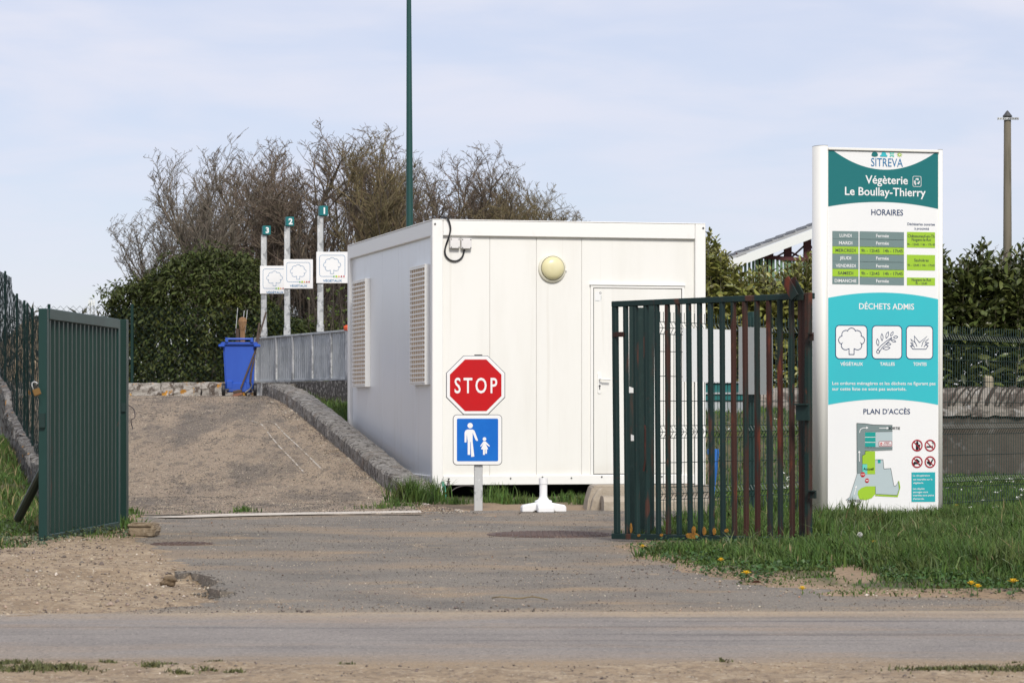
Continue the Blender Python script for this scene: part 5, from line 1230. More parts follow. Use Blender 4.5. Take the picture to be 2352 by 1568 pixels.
# ------------------------------------------------------------------ leaves
def frames(n_, d):
    """per-leaf axes: d (N,3) along the leaf, returns side and normal"""
    d = d / np.linalg.norm(d, axis=1, keepdims=True); up = np.tile([0, 0, 1.], (len(d), 1)); up[np.abs(d[:, 2]) > .95] = [0, 1, 0]
    s = np.cross(d, up); s /= np.linalg.norm(s, axis=1, keepdims=True); nrm = np.cross(s, d)
    a = rng.normal(0, .6, len(d))[:, None]; s2 = s * np.cos(a) + nrm * np.sin(a); n2 = np.cross(s2, d); return d, s2, n2
def leaf_mesh(name, pos, dirs, length, width, detail=False):
    n = len(pos); d, s, nn = frames(n, dirs); L_ = length[:, None]; Wd = width[:, None]
    if not detail:
        v = np.stack([pos, pos + d * L_ * .45 + s * Wd * .5 + nn * Wd * .18, pos + d * L_ - nn * L_ * .10, pos + d * L_ * .45 - s * Wd * .5 + nn * Wd * .18], 1).reshape(-1, 3)
        b = (np.arange(n) * 4)[:, None]; f = np.concatenate([b + [0, 1, 2], b + [0, 2, 3]], 0)
    else:
        rows = [pos, pos + d * L_ * .3 + s * Wd * .42 + nn * Wd * .16, pos + d * L_ * .68 + s * Wd * .46 + nn * Wd * .14 - nn * L_ * .04, pos + d * L_ - nn * L_ * .13,
                pos + d * L_ * .68 - s * Wd * .46 + nn * Wd * .14 - nn * L_ * .04, pos + d * L_ * .3 - s * Wd * .42 + nn * Wd * .16, pos + d * L_ * .5 - nn * L_ * .01]
        v = np.stack(rows, 1).reshape(-1, 3); b = (np.arange(n) * 7)[:, None]
        f = np.concatenate([b + q for q in ([0, 1, 6], [1, 2, 6], [2, 3, 6], [3, 4, 6], [4, 5, 6], [5, 0, 6])], 0)
    return mesh_np(name, v, f)
def leaf_object_mesh(m, L_=1.0, Wd=.40):
    me = leaf_mesh('leaf', np.zeros((1, 3)), np.array([[0, 1., 0]]), np.array([L_]), np.array([Wd]), True)
    me.materials.append(m); return me
def single_leaves(parent, me, pos, dirs, length, m_):
    for p, d, l in zip(pos, dirs, length):
        o = bpy.data.objects.new('leaf', me); COL.objects.link(o); o.parent = parent
        o.location = p; q = Vector(d).to_track_quat('Y', 'Z'); o.rotation_euler = (q.to_matrix().to_4x4() @ Matrix.Rotation(R.gauss(0, .6), 4, 'Y')).to_euler(); o.scale = (l, l, l)

M_laurelA = mat('dark laurel leaf', (.046, .062, .015), .6, spec=.25, island=(.45, 1.55), trans=.10, layers=[((.8, .8, .8), (.105, .11, .022), .5, .64, .7)])
M_laurelA1 = mat('dark laurel leaf single', (.052, .068, .016), .6, spec=.25, island=('obj', .5, 1.5), trans=.10)
M_laurelB = mat('cherry laurel leaf', (.075, .095, .026), .38, island=(.45, 1.6), trans=.12)
M_laurelC = mat('yellow green laurel leaf', (.19, .20, .05), .4, island=(.4, 1.6), trans=.15)  # yellower, brighter green of the hedge between cabin and totem
M_laurelC1 = mat('yellow green laurel leaf single', (.20, .21, .05), .4, island=('obj', .5, 1.6), trans=.15)
M_laurelB1 = mat('cherry laurel leaf single', (.09, .112, .032), .36, island=('obj', .5, 1.6), trans=.15)
M_stem = mat('green brown stem', (.07, .06, .025), .8)
M_yleaf = mat('yellowed leaf', (.55, .38, .03), .5, trans=.2)

# big dark hedge: hanging leaves over a lumpy dome-shaped body
D = 47.3; s = pxm(D)
env = [(222, 905), (226, 690), (240, 660), (262, 645), (300, 640), (330, 612), (352, 618), (372, 588), (400, 585), (430, 570), (470, 563), (500, 566), (530, 578), (560, 577), (585, 590), (596, 618), (608, 680), (640, 715), (700, 735), (760, 745), (800, 760)]
ex = [(p[0] - CX) * s for p in env]; ez = [H - (p[1] - HY) * s for p in env]
hedge = thing('big_hedge', 'large rounded dark green laurel hedge behind the low stone wall', 'hedge', (A(420, HY, D).x, D, 1.1))
hx0, hz0 = hedge.location.x, hedge.location.z
def hedge_leaves(n, edge_bias=0.0):
    x = rng.uniform(ex[0], ex[-1], n); top = np.interp(x, ex, ez); f = rng.random(n) ** (.8); z = 1.2 + (top - 1.2) * f
    # depth of the front skin: bulges towards the viewer, rounds over at the top and the ends
    rnd = np.sqrt(np.clip(1 - f ** 4, 0, 1)); endr = smooth(ex[0] - .1, ex[0] + 1.3, x)
    lump = vnoise(x, z, 1.6, 31) * .55 + vnoise(x, z, 4.2, 32) * .28
    y = 1.25 - (1.25 * rnd * (.25 + .75 * endr)) - lump * .8 + .3
    return x, y, z, f
x, y, z, f = hedge_leaves(26000); y += np.abs(rng.normal(0, .16, len(x)))
x2, y2, z2, f2 = hedge_leaves(5000); y2 += np.abs(rng.normal(.5, .3, len(x2)))
# ragged sprigs along the outline
nsp = 120; xs_ = rng.uniform(ex[0], ex[-3], nsp); sp = []
for xx in xs_:
    tz = np.interp(xx, ex, ez); dz = rng.uniform(.02, .22)
    for k in range(9): sp.append((xx + rng.normal(0, .08), rng.uniform(.2, 1.2), tz - .12 + dz * k / 9 * 1.4 + rng.normal(0, .03)))
for zz_ in np.linspace(1.3, ez[3], 50):
    for k in range(6): sp.append((ex[1] + rng.normal(0, .10), rng.uniform(.4, 1.4), zz_ + rng.normal(0, .05)))
sp = np.array(sp)
pos = np.concatenate([np.stack([x, y, z], 1), np.stack([x2, y2, z2], 1), sp]); pos[:, 0] -= hx0; pos[:, 2] -= hz0
n = len(pos); d = np.stack([rng.normal(0, .75, n), -np.abs(rng.normal(.45, .4, n)), rng.normal(-.45, .55, n)], 1)
L1 = rng.uniform(.055, .115, n); hm = leaf_mesh('foliage', pos, d, L1, L1 * .40)
o = link('foliage', hm, hedge, [M_laurelA]); o['kind'] = 'stuff'
x, y, z, f = hedge_leaves(290); y -= .06
pos = np.stack([x - hx0, y, z - hz0], 1); n = len(pos); d = np.stack([rng.normal(0, .75, n), -np.abs(rng.normal(.5, .4, n)), rng.normal(-.4, .5, n)], 1)
single_leaves(hedge, leaf_object_mesh(M_laurelA1), pos, d, rng.uniform(.09, .13, n), None)
mb = MB()
for k in range(60):
    xx = R.uniform(ex[1] + .3, ex[-1]); tz = float(np.interp(xx, ex, ez)); mb.tube([(xx - hx0, 1.2, 0), (xx - hx0 + R.uniform(-.3, .3), 1.2 + R.uniform(-.3, .3), (tz - 1.2) * .55), (xx - hx0 + R.uniform(-.5, .5), 1.1 + R.uniform(-.3, .3), tz - 1.25)], [.03, .02, .008], 4)
o = mb.build('stems', M_stem, hedge, recalc=False); o['kind'] = 'stuff'

# upright cherry laurel hedges behind the old wall
def laurel(label, env, D, x_lo, zbot, nshoot, group, dep=1.1, lo_leaf=.085, hi_leaf=.17, nfill=3000, seed=0, mats=None):
    mA, mS = mats or (M_laurelB, M_laurelB1)
    s = pxm(D); ex = [(p[0] - CX) * s for p in env]; ez = [H - (p[1] - HY) * s for p in env]
    t = thing('laurel_hedge', label, 'hedge', ((ex[0] + ex[-1]) / 2, D, zbot), 0, group); ox = t.location.x
    P_, D_, L_ = [], [], []; mb = MB()
    for i in range(nshoot):
        x = rng.uniform(ex[0], ex[-1]); y = rng.uniform(0, dep); tp_ = np.interp(x, ex, ez) - abs(rng.normal(0, .28)) * (0 if i % 3 == 0 else 1) + (rng.uniform(-.08, .10))
        tp_ -= (dep - y) * 0
        ln = rng.uniform(.8, 1.6); lean = rng.normal(0, .12, 2); b = np.array([x - lean[0] * ln, y - lean[1] * ln, tp_ - ln]); e_ = np.array([x, y, tp_])
        mb.tube([tuple(b - [ox, 0, zbot]), tuple(e_ - [ox, 0, zbot])], [.012, .004], 4, cap=False)
        nl = int(ln / .055); ph = rng.uniform(0, 6.28)
        for k in range(nl):
            f = (k + 1) / nl; a = ph + k * 2.4; out = np.array([math.cos(a), math.sin(a), 0]); up = .35 + .9 * f ** 3
            P_.append(b + (e_ - b) * f); D_.append(out + [0, 0, up + rng.normal(0, .2)]); L_.append(rng.uniform(lo_leaf, hi_leaf) * (1 - .35 * f ** 4))
    for k in range(nfill):
        x = rng.uniform(ex[0], ex[-1]); tz = np.interp(x, ex, ez); z = zbot + (tz - .25 - zbot) * rng.random(); P_.append(np.array([x, rng.uniform(-.1, dep) if k % 3 else rng.uniform(-.12, .2), z])); D_.append(np.array([rng.normal(), -abs(rng.normal(.5, .6)), rng.normal(.2, .6)])); L_.append(rng.uniform(lo_leaf, hi_leaf))
    P_ = np.array(P_) - [ox, 0, zbot]; D_ = np.array(D_); L_ = np.array(L_)
    # the biggest leaves near the front stay single
    order = np.argsort(P_[:, 1] - L_ * 4); single = order[:230]; rest = order[230:]
    o = link('foliage', leaf_mesh('foliage', P_[rest], D_[rest], L_[rest], L_[rest] * .40, True), t, [mA]); o['kind'] = 'stuff'
    single_leaves(t, leaf_object_mesh(mS), P_[single], D_[single], L_[single], None)
    o = mb.build('stems', M_stem, t, recalc=False); o['kind'] = 'stuff'; return t, ox
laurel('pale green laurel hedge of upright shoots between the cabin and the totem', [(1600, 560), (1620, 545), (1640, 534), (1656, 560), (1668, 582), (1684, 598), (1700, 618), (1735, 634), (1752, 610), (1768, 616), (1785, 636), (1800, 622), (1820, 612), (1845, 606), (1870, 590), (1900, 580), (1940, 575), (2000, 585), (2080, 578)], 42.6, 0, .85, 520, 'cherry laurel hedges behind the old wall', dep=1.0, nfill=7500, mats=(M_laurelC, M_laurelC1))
laurel('tall laurel hedge with big glossy leaves above the mossy coping', [(2085, 580), (2120, 590), (2160, 585), (2180, 572), (2196, 620), (2215, 580), (2235, 600), (2250, 572), (2268, 552), (2282, 556), (2300, 585), (2325, 600), (2345, 575), (2375, 560), (2420, 570), (2520, 580), (2600, 590)], 42.6, 0, 1.0, 300, 'cherry laurel hedges behind the old wall', dep=1.1, lo_leaf=.12, hi_leaf=.21, nfill=8500)
# a few yellowed leaves in the pale hedge
for x, y, D in ((1686, 671, 41.4), (1690, 668, 41.45), (1655, 715, 41.6), (1725, 710, 41.6), (1779, 728, 41.4), (1782, 800, 41.5), (1755, 737, 41.6)):
    pass

# ------------------------------------------------------------------ bare wood behind
M_bark = mat('bare bark', (.060, .048, .036), .95, layers=[(1.5, (.12, .10, .07), .45, .7, .7), (.5, (.10, .075, .03), .5, .75, .6)])
M_twig = [mat('bare twig brown', (.135, .105, .075), .95, island=(.6, 1.5)), mat('bare twig olive', (.15, .12, .06), .95, island=(.6, 1.5)), mat('bare twig grey', (.155, .13, .10), .95, island=(.6, 1.5))]
def grow(seed, spread=.55, up=.35, forks=(9, 6, 5, 4), trunk=.62, wob=.12):
    """one bare tree of height 1: trunk and limb tubes, and three-sided twigs"""
    r = np.random.default_rng(seed); segs = ([], [])
    def branch(p, d, L_, r0, lvl):
        n = (7, 5, 4, 3, 2)[lvl]; pts = [p]; rs = [r0]
        for i in range(n):
            d = d + r.normal(0, wob, 3) + np.array([0, 0, up * (.22 if lvl < 2 else .05)]); d /= np.linalg.norm(d)
            p = p + d * L_ / n; d[2] += up * (.05 if lvl < 3 else -.02); pts.append(p); rs.append(r0 * (1 - .75 * (i + 1) / n) + .0004)
        for a, b, ra, rb in zip(pts[:-1], pts[1:], rs[:-1], rs[1:]): segs[0 if lvl < 2 else 1].append((*a, *b, ra, rb))
        if lvl < 4:
            for k in range(forks[lvl] if lvl else forks[0]):
                f = (.40 + .60 * r.random() ** .75 if lvl == 0 else r.uniform(.18, 1.0)) if k else 1.0; i = min(int(f * n), n - 1); q = pts[i] + (pts[i + 1] - pts[i]) * (f * n - i)
                a = r.uniform(0, 6.283); side = np.array([math.cos(a), math.sin(a), 0]); dd = d * r.uniform(.5, .9) + side * (spread if lvl < 2 else spread * 1.35) * r.uniform(.7, 1.4) + np.array([0, 0, (up if lvl < 2 else .12) * r.uniform(.3, 1)])
                dd /= np.linalg.norm(dd); branch(q, dd, L_ * (r.uniform(.34, .56) if lvl == 0 else r.uniform(.42, .68) if lvl == 1 else r.uniform(.26, .46)), max(rs[i] * (r.uniform(.55, .8) if lvl == 0 else r.uniform(.45, .7)), .0007), lvl + 1)
    branch(np.zeros(3), np.array([r.normal(0, .05), r.normal(0, .05), 1]), trunk, .026, 0)
    out = [np.array(s_) for s_ in segs]
    hm = max(o_[:, 5].max() for o_ in out)
    for o_ in out:
        o_[:, :6] /= hm
        for c in (0, 3):                                  # rounded crown: shoots bend in at the rim of the dome
            q = o_[:, c:c + 3]; zc = .56; v = (q - [0, 0, zc]) / np.array([.30 + .3 * spread * .5, .30 + .3 * spread * .5, .44]); low = q[:, 2] < zc
            rr = np.where(low, np.hypot(v[:, 0], v[:, 1]), np.linalg.norm(v, axis=1)); lim = 1.0
            f_ = np.where(rr > .55, (.55 + (lim - .55) * np.tanh((rr - .55) / (lim - .55) * .85)) / np.maximum(rr, 1e-6), 1.0)
            sc_ = np.stack([f_, f_, np.where(low, 1.0, f_)], 1); o_[:, c:c + 3] = v * sc_ * np.array([.30 + .3 * spread * .5, .30 + .3 * spread * .5, .44]) + [0, 0, zc]
    return out
def prisms(S, sides, rmul=1.0, rmin=0.0):
    a, b, ra, rb = S[:, :3], S[:, 3:6], np.maximum(S[:, 6] * rmul, rmin), np.maximum(S[:, 7] * rmul, rmin)
    d = b - a; d /= np.linalg.norm(d, axis=1, keepdims=True) + 1e-9; h_ = np.where(np.abs(d[:, 2:3]) > .9, [[1., 0, 0]], [[0, 0, 1.]]); u = np.cross(d, h_); u /= np.linalg.norm(u, axis=1, keepdims=True); w = np.cross(d, u)
    V = []
    for c, rr in ((a, ra), (b, rb)):
        for k in range(sides): t = 2 * math.pi * k / sides; V.append(c + (u * math.cos(t) + w * math.sin(t)) * rr[:, None])
    V = np.stack(V, 1); n = len(S); base = (np.arange(n) * 2 * sides)[:, None]
    Fc = np.concatenate([base + [k, (k + 1) % sides, (k + 1) % sides + sides, k + sides] for k in range(sides)], 0)
    return V.reshape(-1, 3), Fc
protos = []
for i, (sd_, spr, up_, fk, tr_) in enumerate(((1, .50, .34, (12, 9, 7, 5), .62), (2, .58, .28, (11, 9, 7, 5), .60), (3, .42, .42, (12, 9, 7, 5), .64), (5, .55, .36, (11, 9, 7, 5), .60), (8, .46, .32, (12, 9, 7, 5), .66), (13, .66, .28, (11, 9, 7, 5), .56), (21, .44, .34, (9, 8, 7, 5), .68))):
    S0, S1 = grow(sd_, spr, up_, fk, tr_)
    hmax = max(S0[:, 5].max(), S1[:, 5].max()); S0[:, :6] /= hmax; S1[:, :6] /= hmax
    v0, f0 = prisms(S0, 6); v1, f1 = prisms(S1, 3, 1.0, .0006)
    protos.append((mesh_np('trunk', v0, f0), mesh_np('crown', v1, f1)))
TREES = [  # x of the stem, y of the tip, depth, prototype, twig colour, label
    (368, 470, 106, 5, 2, 'low spreading bare tree at the outer end of the wood, above the dark hedge'),
    (398, 420, 112, 3, 2, 'broad bare tree near the outer end of the wood, behind a slim leaning tree'),
    (425, 343, 103, 6, 2, 'slim pale bare tree leaning at the outer end of the wood'),
    (508, 333, 101, 6, 2, 'pale forked bare tree with few twigs, above the rounded hedge top'),
    (470, 405, 116, 1, 2, 'wide grey bare tree filling the gap between the slim leaning tree and the forked tree'), (560, 345, 112, 0, 0, 'brown bare tree just past the pale forked tree, towards sign 3'), (545, 400, 108, 3, 0, 'lower brown bare tree in front of the wood, above the rounded end of the hedge'),
    (618, 312, 113, 2, 0, 'bare tree rising straight above the bay sign numbered 3'),
    (668, 292, 118, 1, 0, 'tall bare tree rising above the bay sign numbered 2'),
    (722, 276, 110, 3, 0, 'tallest bare tree of the wood, rising above the bay sign numbered 1'),
    (790, 282, 114, 0, 0, 'tall bare tree with dense twigs between sign 1 and the green pole'),
    (765, 340, 122, 2, 0, 'bare tree deep in the wood showing between bay sign 1 and the tallest crown'), (868, 288, 108, 4, 1, 'olive tinted bare tree touching the green lighting pole on its near side'),
    (915, 292, 116, 3, 1, 'olive tinted bare tree straight behind the green lighting pole'),
    (985, 340, 113, 1, 0, 'rounded bare tree just past the green lighting pole'),
    (1050, 322, 112, 0, 0, 'tall bare tree above the front corner of the cabin roof'),
    (1105, 352, 117, 3, 0, 'wide bare tree above the cabin roof cable'),
    (1192, 375, 112, 6, 1, 'slender bare tree standing apart above the cabin roof'),
    (1175, 430, 110, 5, 1, 'low bushy tree at the foot of the slender tree standing apart'), (1255, 435, 114, 5, 1, 'short bushy bare tree sloping down over the cabin roof'), (1296, 470, 112, 5, 1, 'lowest bushy tree at the cabin end of the wood'),
    (640, 400, 124, 4, 0, ''), (840, 350, 124, 2, 0, ''), (955, 370, 124, 4, 0, ''), (1100, 430, 124, 2, 0, '')]
_pm = {}
for x, yt, D, k, c, lab in TREES:
    s = pxm(D); hgt = H - (yt - HY) * s
    t = thing('bare_tree', lab or 'slender bare tree deep in the brown wood among its neighbours', 'tree', ((x - CX) * s, D, 0), R.uniform(0, 6.28), 'bare trees of the wood behind the cabin')
    key = (k, c)
    if key not in _pm:
        a, b = protos[k][0].copy(), protos[k][1].copy(); a.materials.append(M_bark); b.materials.append(M_twig[c]); _pm[key] = (a, b)
    fat = R.uniform(.92, 1.1)
    for nm, me in zip(('trunk', 'crown'), _pm[key]):
        o = bpy.data.objects.new(nm, me); COL.objects.link(o); o.parent = t; o.scale = (hgt * (.74 if x < 440 or x > 1160 else .85) * fat, hgt * .8, hgt)
# small bare tree beyond the hedge by the utility pole
t = thing('small_bare_tree', 'small bare tree half hidden beyond the hedge and the utility pole', 'tree', ((2350 - CX) * pxm(60), 60, 0), 1.0)
for nm, me, mm in zip(('trunk', 'crown'), protos[5], (M_bark, M_twig[2])):
    me2 = me.copy(); me2.materials.append(mm); o = bpy.data.objects.new(nm, me2); COL.objects.link(o); o.parent = t; o.scale = (4.4,) * 3
# brown undergrowth of saplings filling the foot of the wood
n = 2400; xx = rng.uniform((380 - CX) * pxm(112), (1310 - CX) * pxm(112), n); yy = rng.uniform(104, 128, n); hh = rng.uniform(2.0, 6.0, n) * np.interp(xx, [-13.5, -9, 0, 2.5], [.7, 1.25, 1.2, .8])
segs = []; k_ = 6
for i in range(n):
    p = np.array([xx[i], yy[i], 0]); d = np.array([rng.normal(0, .14), rng.normal(0, .14), 1]); r0 = rng.uniform(.012, .035)
    for j in range(k_):
        q = p + d / np.linalg.norm(d) * hh[i] / k_; segs.append((*p, *q, r0 * (1 - j / k_) + .006, r0 * (1 - (j + 1) / k_) + .006)); 
        if j > 0:
            e_ = q + np.array([rng.normal(0, .35), rng.normal(0, .35), rng.uniform(.1, .6)]); segs.append((*q, *e_, .010, .005))
        p = q; d = d + np.array([rng.normal(0, .16), rng.normal(0, .16), 0])
for i in range(110):                                  # straight young trunks standing in the thicket
    x_ = rng.uniform((400 - CX) * pxm(112), (1240 - CX) * pxm(112)); y_ = rng.uniform(101, 118); p = np.array([x_, y_, 0.]); d = np.array([rng.normal(0, .07), rng.normal(0, .07), 1]); h_ = rng.uniform(5, 9); r0 = rng.uniform(.05, .11)
    for j in range(8):
        q = p + d / np.linalg.norm(d) * h_ / 8; segs.append((*p, *q, r0 * (1 - .11 * j), r0 * (1 - .11 * (j + 1)))); p = q; d = d + np.array([rng.normal(0, .07), rng.normal(0, .07), 0])
v, f = prisms(np.array(segs), 3); o = link('undergrowth', mesh_np('undergrowth', v, f), None, [mat('sapling bark', (.050, .039, .030), .95, island=(.5, 1.6))])
tag(o, 'brown thicket of bare saplings at the foot of the wood', 'undergrowth', kind='stuff')
# young green-tipped shrub growth behind the railing
D = 47.5; s = pxm(D); pos, d = [], []
segs = []
for i in range(40):
    x = rng.uniform(735, 800); top = rng.uniform(620, 760); p = np.array([(x - CX) * s, D + rng.uniform(-.6, .9), 1.1]); hh_ = H - (top - HY) * s - 1.1
    for j in range(5):
        q = p + np.array([rng.normal(0, .05), rng.normal(0, .05), hh_ / 5]); segs.append((*p, *q, .006, .004)); p0 = p; p = q
        for m in range(int(rng.integers(1, 5))): pos.append(p0 + (q - p0) * rng.random() + rng.normal(0, .06, 3)); d.append(rng.normal(0, 1, 3) + [0, 0, .5])
pos, d = np.array(pos), np.array(d); Lh = rng.uniform(.05, .10, len(pos))
t = thing('young_shrub', 'thin young shrub coming into pale leaf behind the railing by the cabin', 'shrub', (0, 0, 0))
v, f = prisms(np.array(segs), 4); o = link('stems', mesh_np('stems', v, f), t, [M_bark]); o['kind'] = 'stuff'
o = link('foliage', leaf_mesh('foliage', pos, d, Lh, Lh * .5), t, [mat('young leaf', (.10, .14, .03), .5, island=(.5, 1.5), trans=.2)]); o['kind'] = 'stuff'
# scrubby bank beyond the chain-link fence
n = 9000; x = rng.uniform(-15, -6.4, n); y = rng.uniform(50, 62, n); hb = 1.2 + 1.6 * vnoise(x, y, .35, 41) + .5 * vnoise(x, y, 1.3, 42); z = rng.uniform(.2, 1, n) * hb
pos = np.stack([x, y, z], 1); d = np.stack([rng.normal(0, .6, n), rng.normal(0, .6, n), rng.normal(.6, .5, n)], 1); Lh = rng.uniform(.12, .35, n)
o = link('scrub', leaf_mesh('scrub', pos, d, Lh, Lh * .22), None, [mat('dull scrub', (.042, .042, .024), .9, island=(.5, 1.6))]); tag(o, 'dull olive scrub beyond the chain-link fence', 'scrub', kind='stuff')
# spoil heap
o = MB().add([(0, 0, 0)], []) and None
vs, fs = [], []; nr_, na = 7, 14
for i in range(nr_ + 1):
    for k in range(na): r_ = 1.4 * i / nr_; a = 2 * math.pi * k / na; vs.append((r_ * math.cos(a) * R.uniform(.9, 1.1), r_ * math.sin(a), max(0, 1.5 * (1 - (i / nr_) ** 1.4)) * R.uniform(.9, 1.08)))
for i in range(nr_):
    for k in range(na): a, b = i * na + k, i * na + (k + 1) % na; fs.append((a, a + na, b + na, b))
mb = MB(); mb.add(vs, fs); o = mb.build('spoil_heap', M_dirt, smooth=True); o.location = ((84 - CX) * pxm(52), 52, 1.10); tag(o, 'brown heap of earth beyond the corner of the chain-link fence', 'heap')
# ------------------------------------------------------------------ grass
M_grass = mat('verge grass blade', (.064, .120, .024), .6, island=(.4, 1.6), trans=.16, spec=.3, layers=[(2.2, (.085, .10, .03), .5, .64, .65), (5, (.035, .07, .015), .5, .6, .6)])
M_grassd = mat('dry grass blade', (.21, .17, .08), .8, island=(.6, 1.4))
M_clover = mat('clover leaf', (.042, .095, .020), .5, island=(.6, 1.5), trans=.2)
def blades(name, x, y, z, h, m, label, lean=.45, wd=.006, seg2=True, cat='grass'):
    n = len(x); a = rng.uniform(0, 2 * math.pi, n); la = rng.normal(0, lean, n); lb = rng.uniform(0, 2 * math.pi, n)
    base = np.stack([x, y, z], 1); side = np.stack([np.cos(a), np.sin(a) * .5, np.zeros(n)], 1) * (wd * rng.uniform(.6, 1.4, n))[:, None]
    ld = np.stack([np.cos(lb), np.sin(lb), np.zeros(n)], 1) * np.abs(la)[:, None]; up = np.array([0, 0, 1.])
    m1 = base + (up * .55 + ld * .35) * h[:, None]; tp_ = base + (up * (.98 - .25 * np.abs(la)[:, None]) + ld) * h[:, None]
    v = np.stack([base - side, base + side, m1 - side * .75, m1 + side * .75, tp_], 1).reshape(-1, 3); b = (np.arange(n) * 5)[:, None]
    f = np.concatenate([b + [0, 1, 3], b + [0, 3, 2], b + [2, 3, 4]], 0)
    o = link(name, mesh_np(name, v, f), None, [m]); return tag(o, label, cat, kind='stuff')
def scatter(n, x0, x1, y0, y1): return rng.uniform(x0, x1, n), rng.uniform(y0, y1, n)
# verge in front of and around the totem
x, y = scatter(270000, .6, 6.4, 14.1, 24.5); sdv = sd_verge(x, y); pt = vnoise(x, y, 1.1, 51); keep = (sdv > -.06) & (rng.random(len(x)) < smooth(-.08, .5, sdv) * (.18 + .82 * smooth(.25, .55, pt))) & (x / y < .26)
bq = np.hypot((x - A(1952, HY, 16.6).x) / .13, (y - 16.4) / .85) + 1.1 * (vnoise(x, y, 11, 91) - .5); bare = rng.random(len(x)) > smooth(.6, 1.5, bq) + .03
keep &= ~bare
x, y, sdv, pt = x[keep], y[keep], sdv[keep], pt[keep]; h = (.013 + .082 * smooth(.1, 1.5, sdv) + .05 * smooth(.5, .8, pt)) * rng.uniform(.5, 1.5, len(x))
gpl = [(gl.x, gl.y), (gr_.x, gr_.y)]; h *= .40 + .60 * smooth(.15, .9, dist_poly(gpl, x, y - .25, False))
zv = h_verge(x, y); blades('verge_grass', x, y, zv - .005, h, M_grass, 'green grass of the verge around the totem and the gate leaf', lean=.75, wd=.0045)
k = rng.random(len(x)) < .008; blades('dry_grass', x[k], y[k], zv[k], h[k] * 1.1, M_grassd, 'dry straw coloured blades in the verge', lean=.8)
x2, y2 = scatter(5200, .8, 5.2, 14.6, 24.3); s2 = sd_verge(x2, y2); k = (s2 > .2) & (vnoise(x2, y2, 2.2, 57) > .45) & (dist_poly(gpl, x2, y2 - .2, False) > .5) & (np.hypot((x2 - 1.93) / .2, (y2 - 16.4) / 1.2) > 1); x2, y2 = x2[k], y2[k]
blades('long_grass', x2, y2, h_verge(x2, y2) - .005, rng.uniform(.09, .22, len(x2)) * smooth(.1, 1.0, sd_verge(x2, y2)), mat('pale long grass blade', (.095, .135, .04), .55, island=(.5, 1.5), trans=.2), 'long pale blades leaning over the verge grass', lean=.9, wd=.004)
# taller tufts at the totem and gate foot
tx, ty, th = [], [], []
for px, py, D, n, r_, hh in ((1955, 1190, 24.6, 220, .14, .20), (1990, 1190, 24.4, 120, .2, .13), (2050, 1190, 24.6, 100, .25, .10), (2120, 1185, 24.6, 120, .25, .12), (1900, 1205, 24.2, 140, .2, .15), (1885, 1240, 20.6, 160, .2, .16), (1640, 1205, 23.2, 260, .35, .2), (1720, 1200, 23.6, 260, .35, .2), (1790, 1195, 24, 260, .35, .22), (2300, 1190, 25.2, 400, .6, .12), (2200, 1180, 25.2, 300, .4, .12), (1570, 1215, 23.0, 200, .2, .17)):
    c = A(px, HY, D); a = rng.uniform(0, 6.283, n); q = np.abs(rng.normal(0, r_ * .6, n)); tx.append(c.x + np.cos(a) * q); ty.append(D + np.sin(a) * q * .8); th.append(hh * rng.uniform(.35, 1.25, n))
tx, ty, th = map(np.concatenate, (tx, ty, th)); blades('tall_grass', tx, ty, h_verge(tx, ty) - .01, th, M_grass, 'taller grass tufts at the feet of the totem and the gate', lean=.38)
# clover and small weeds along the rim
x, y = scatter(26000, .8, 5.5, 14.3, 20); sdv = sd_verge(x, y); pt = vnoise(x, y, 1.6, 52)
keep = (sdv > .0) & (sdv < 1.5) & (pt > .5); keep &= rng.random(len(x)) < smooth(.48, .65, pt); c0 = A(2060, HY, 16.6); keep |= (np.hypot((x - c0.x) / .42, (y - 16.4) / 1.1) < 1) & (sdv > 0); keep &= np.abs(x / y) < .185
keep &= np.hypot((x - A(1952, HY, 16.6).x) / .13, (y - 16.4) / .85) > .8 + .4 * rng.random(len(x)); x, y = x[keep], y[keep]; n = len(x); pos = np.stack([x, y, h_verge(x, y) + rng.uniform(.005, .05, n)], 1); d = np.stack([rng.normal(0, 1, n), rng.normal(0, 1, n), rng.normal(.25, .25, n)], 1); Lh = rng.uniform(.014, .03, n)
tag(link('clover', leaf_mesh('clover', pos, d, Lh, Lh * .95), None, [M_clover]), 'low clover and weeds along the rim of the grass verge', 'clover', kind='stuff')
# meadow behind the mesh fence
x, y = scatter(90000, 1.6, 11, 24, 41); kx = x / y; keep = (sd_verge(x, y) > 0) & (kx > .04) & (kx < .27) & (rng.random(len(x)) < .35 + .65 * vnoise(x, y, 1.0, 53)); x, y = x[keep], y[keep]
blades('meadow_grass', x, y, h_verge(x, y) - .005, rng.uniform(.03, .10, len(x)), M_grass, 'short grass between the wire fence and the old wall', wd=.008)
x, y = scatter(500, 1.8, 8, 26, 39); keep = vnoise(x, y, .9, 54) > .55; x, y = x[keep], y[keep]; n = len(x); pos = np.stack([x, y, h_verge(x, y) + .06], 1); d = np.stack([rng.normal(0, 1, n), rng.normal(0, 1, n), np.full(n, .2)], 1)
tag(link('daisies', leaf_mesh('daisies', np.repeat(pos, 3, 0), rng.normal(0, 1, (3 * n, 3)) * [1, 1, .2], np.full(3 * n, .028), np.full(3 * n, .022)), None, [mat('daisy white', (.75, .75, .7), .6)]), 'scattered white daisies in the grass behind the wire fence', 'daisies', kind='stuff')
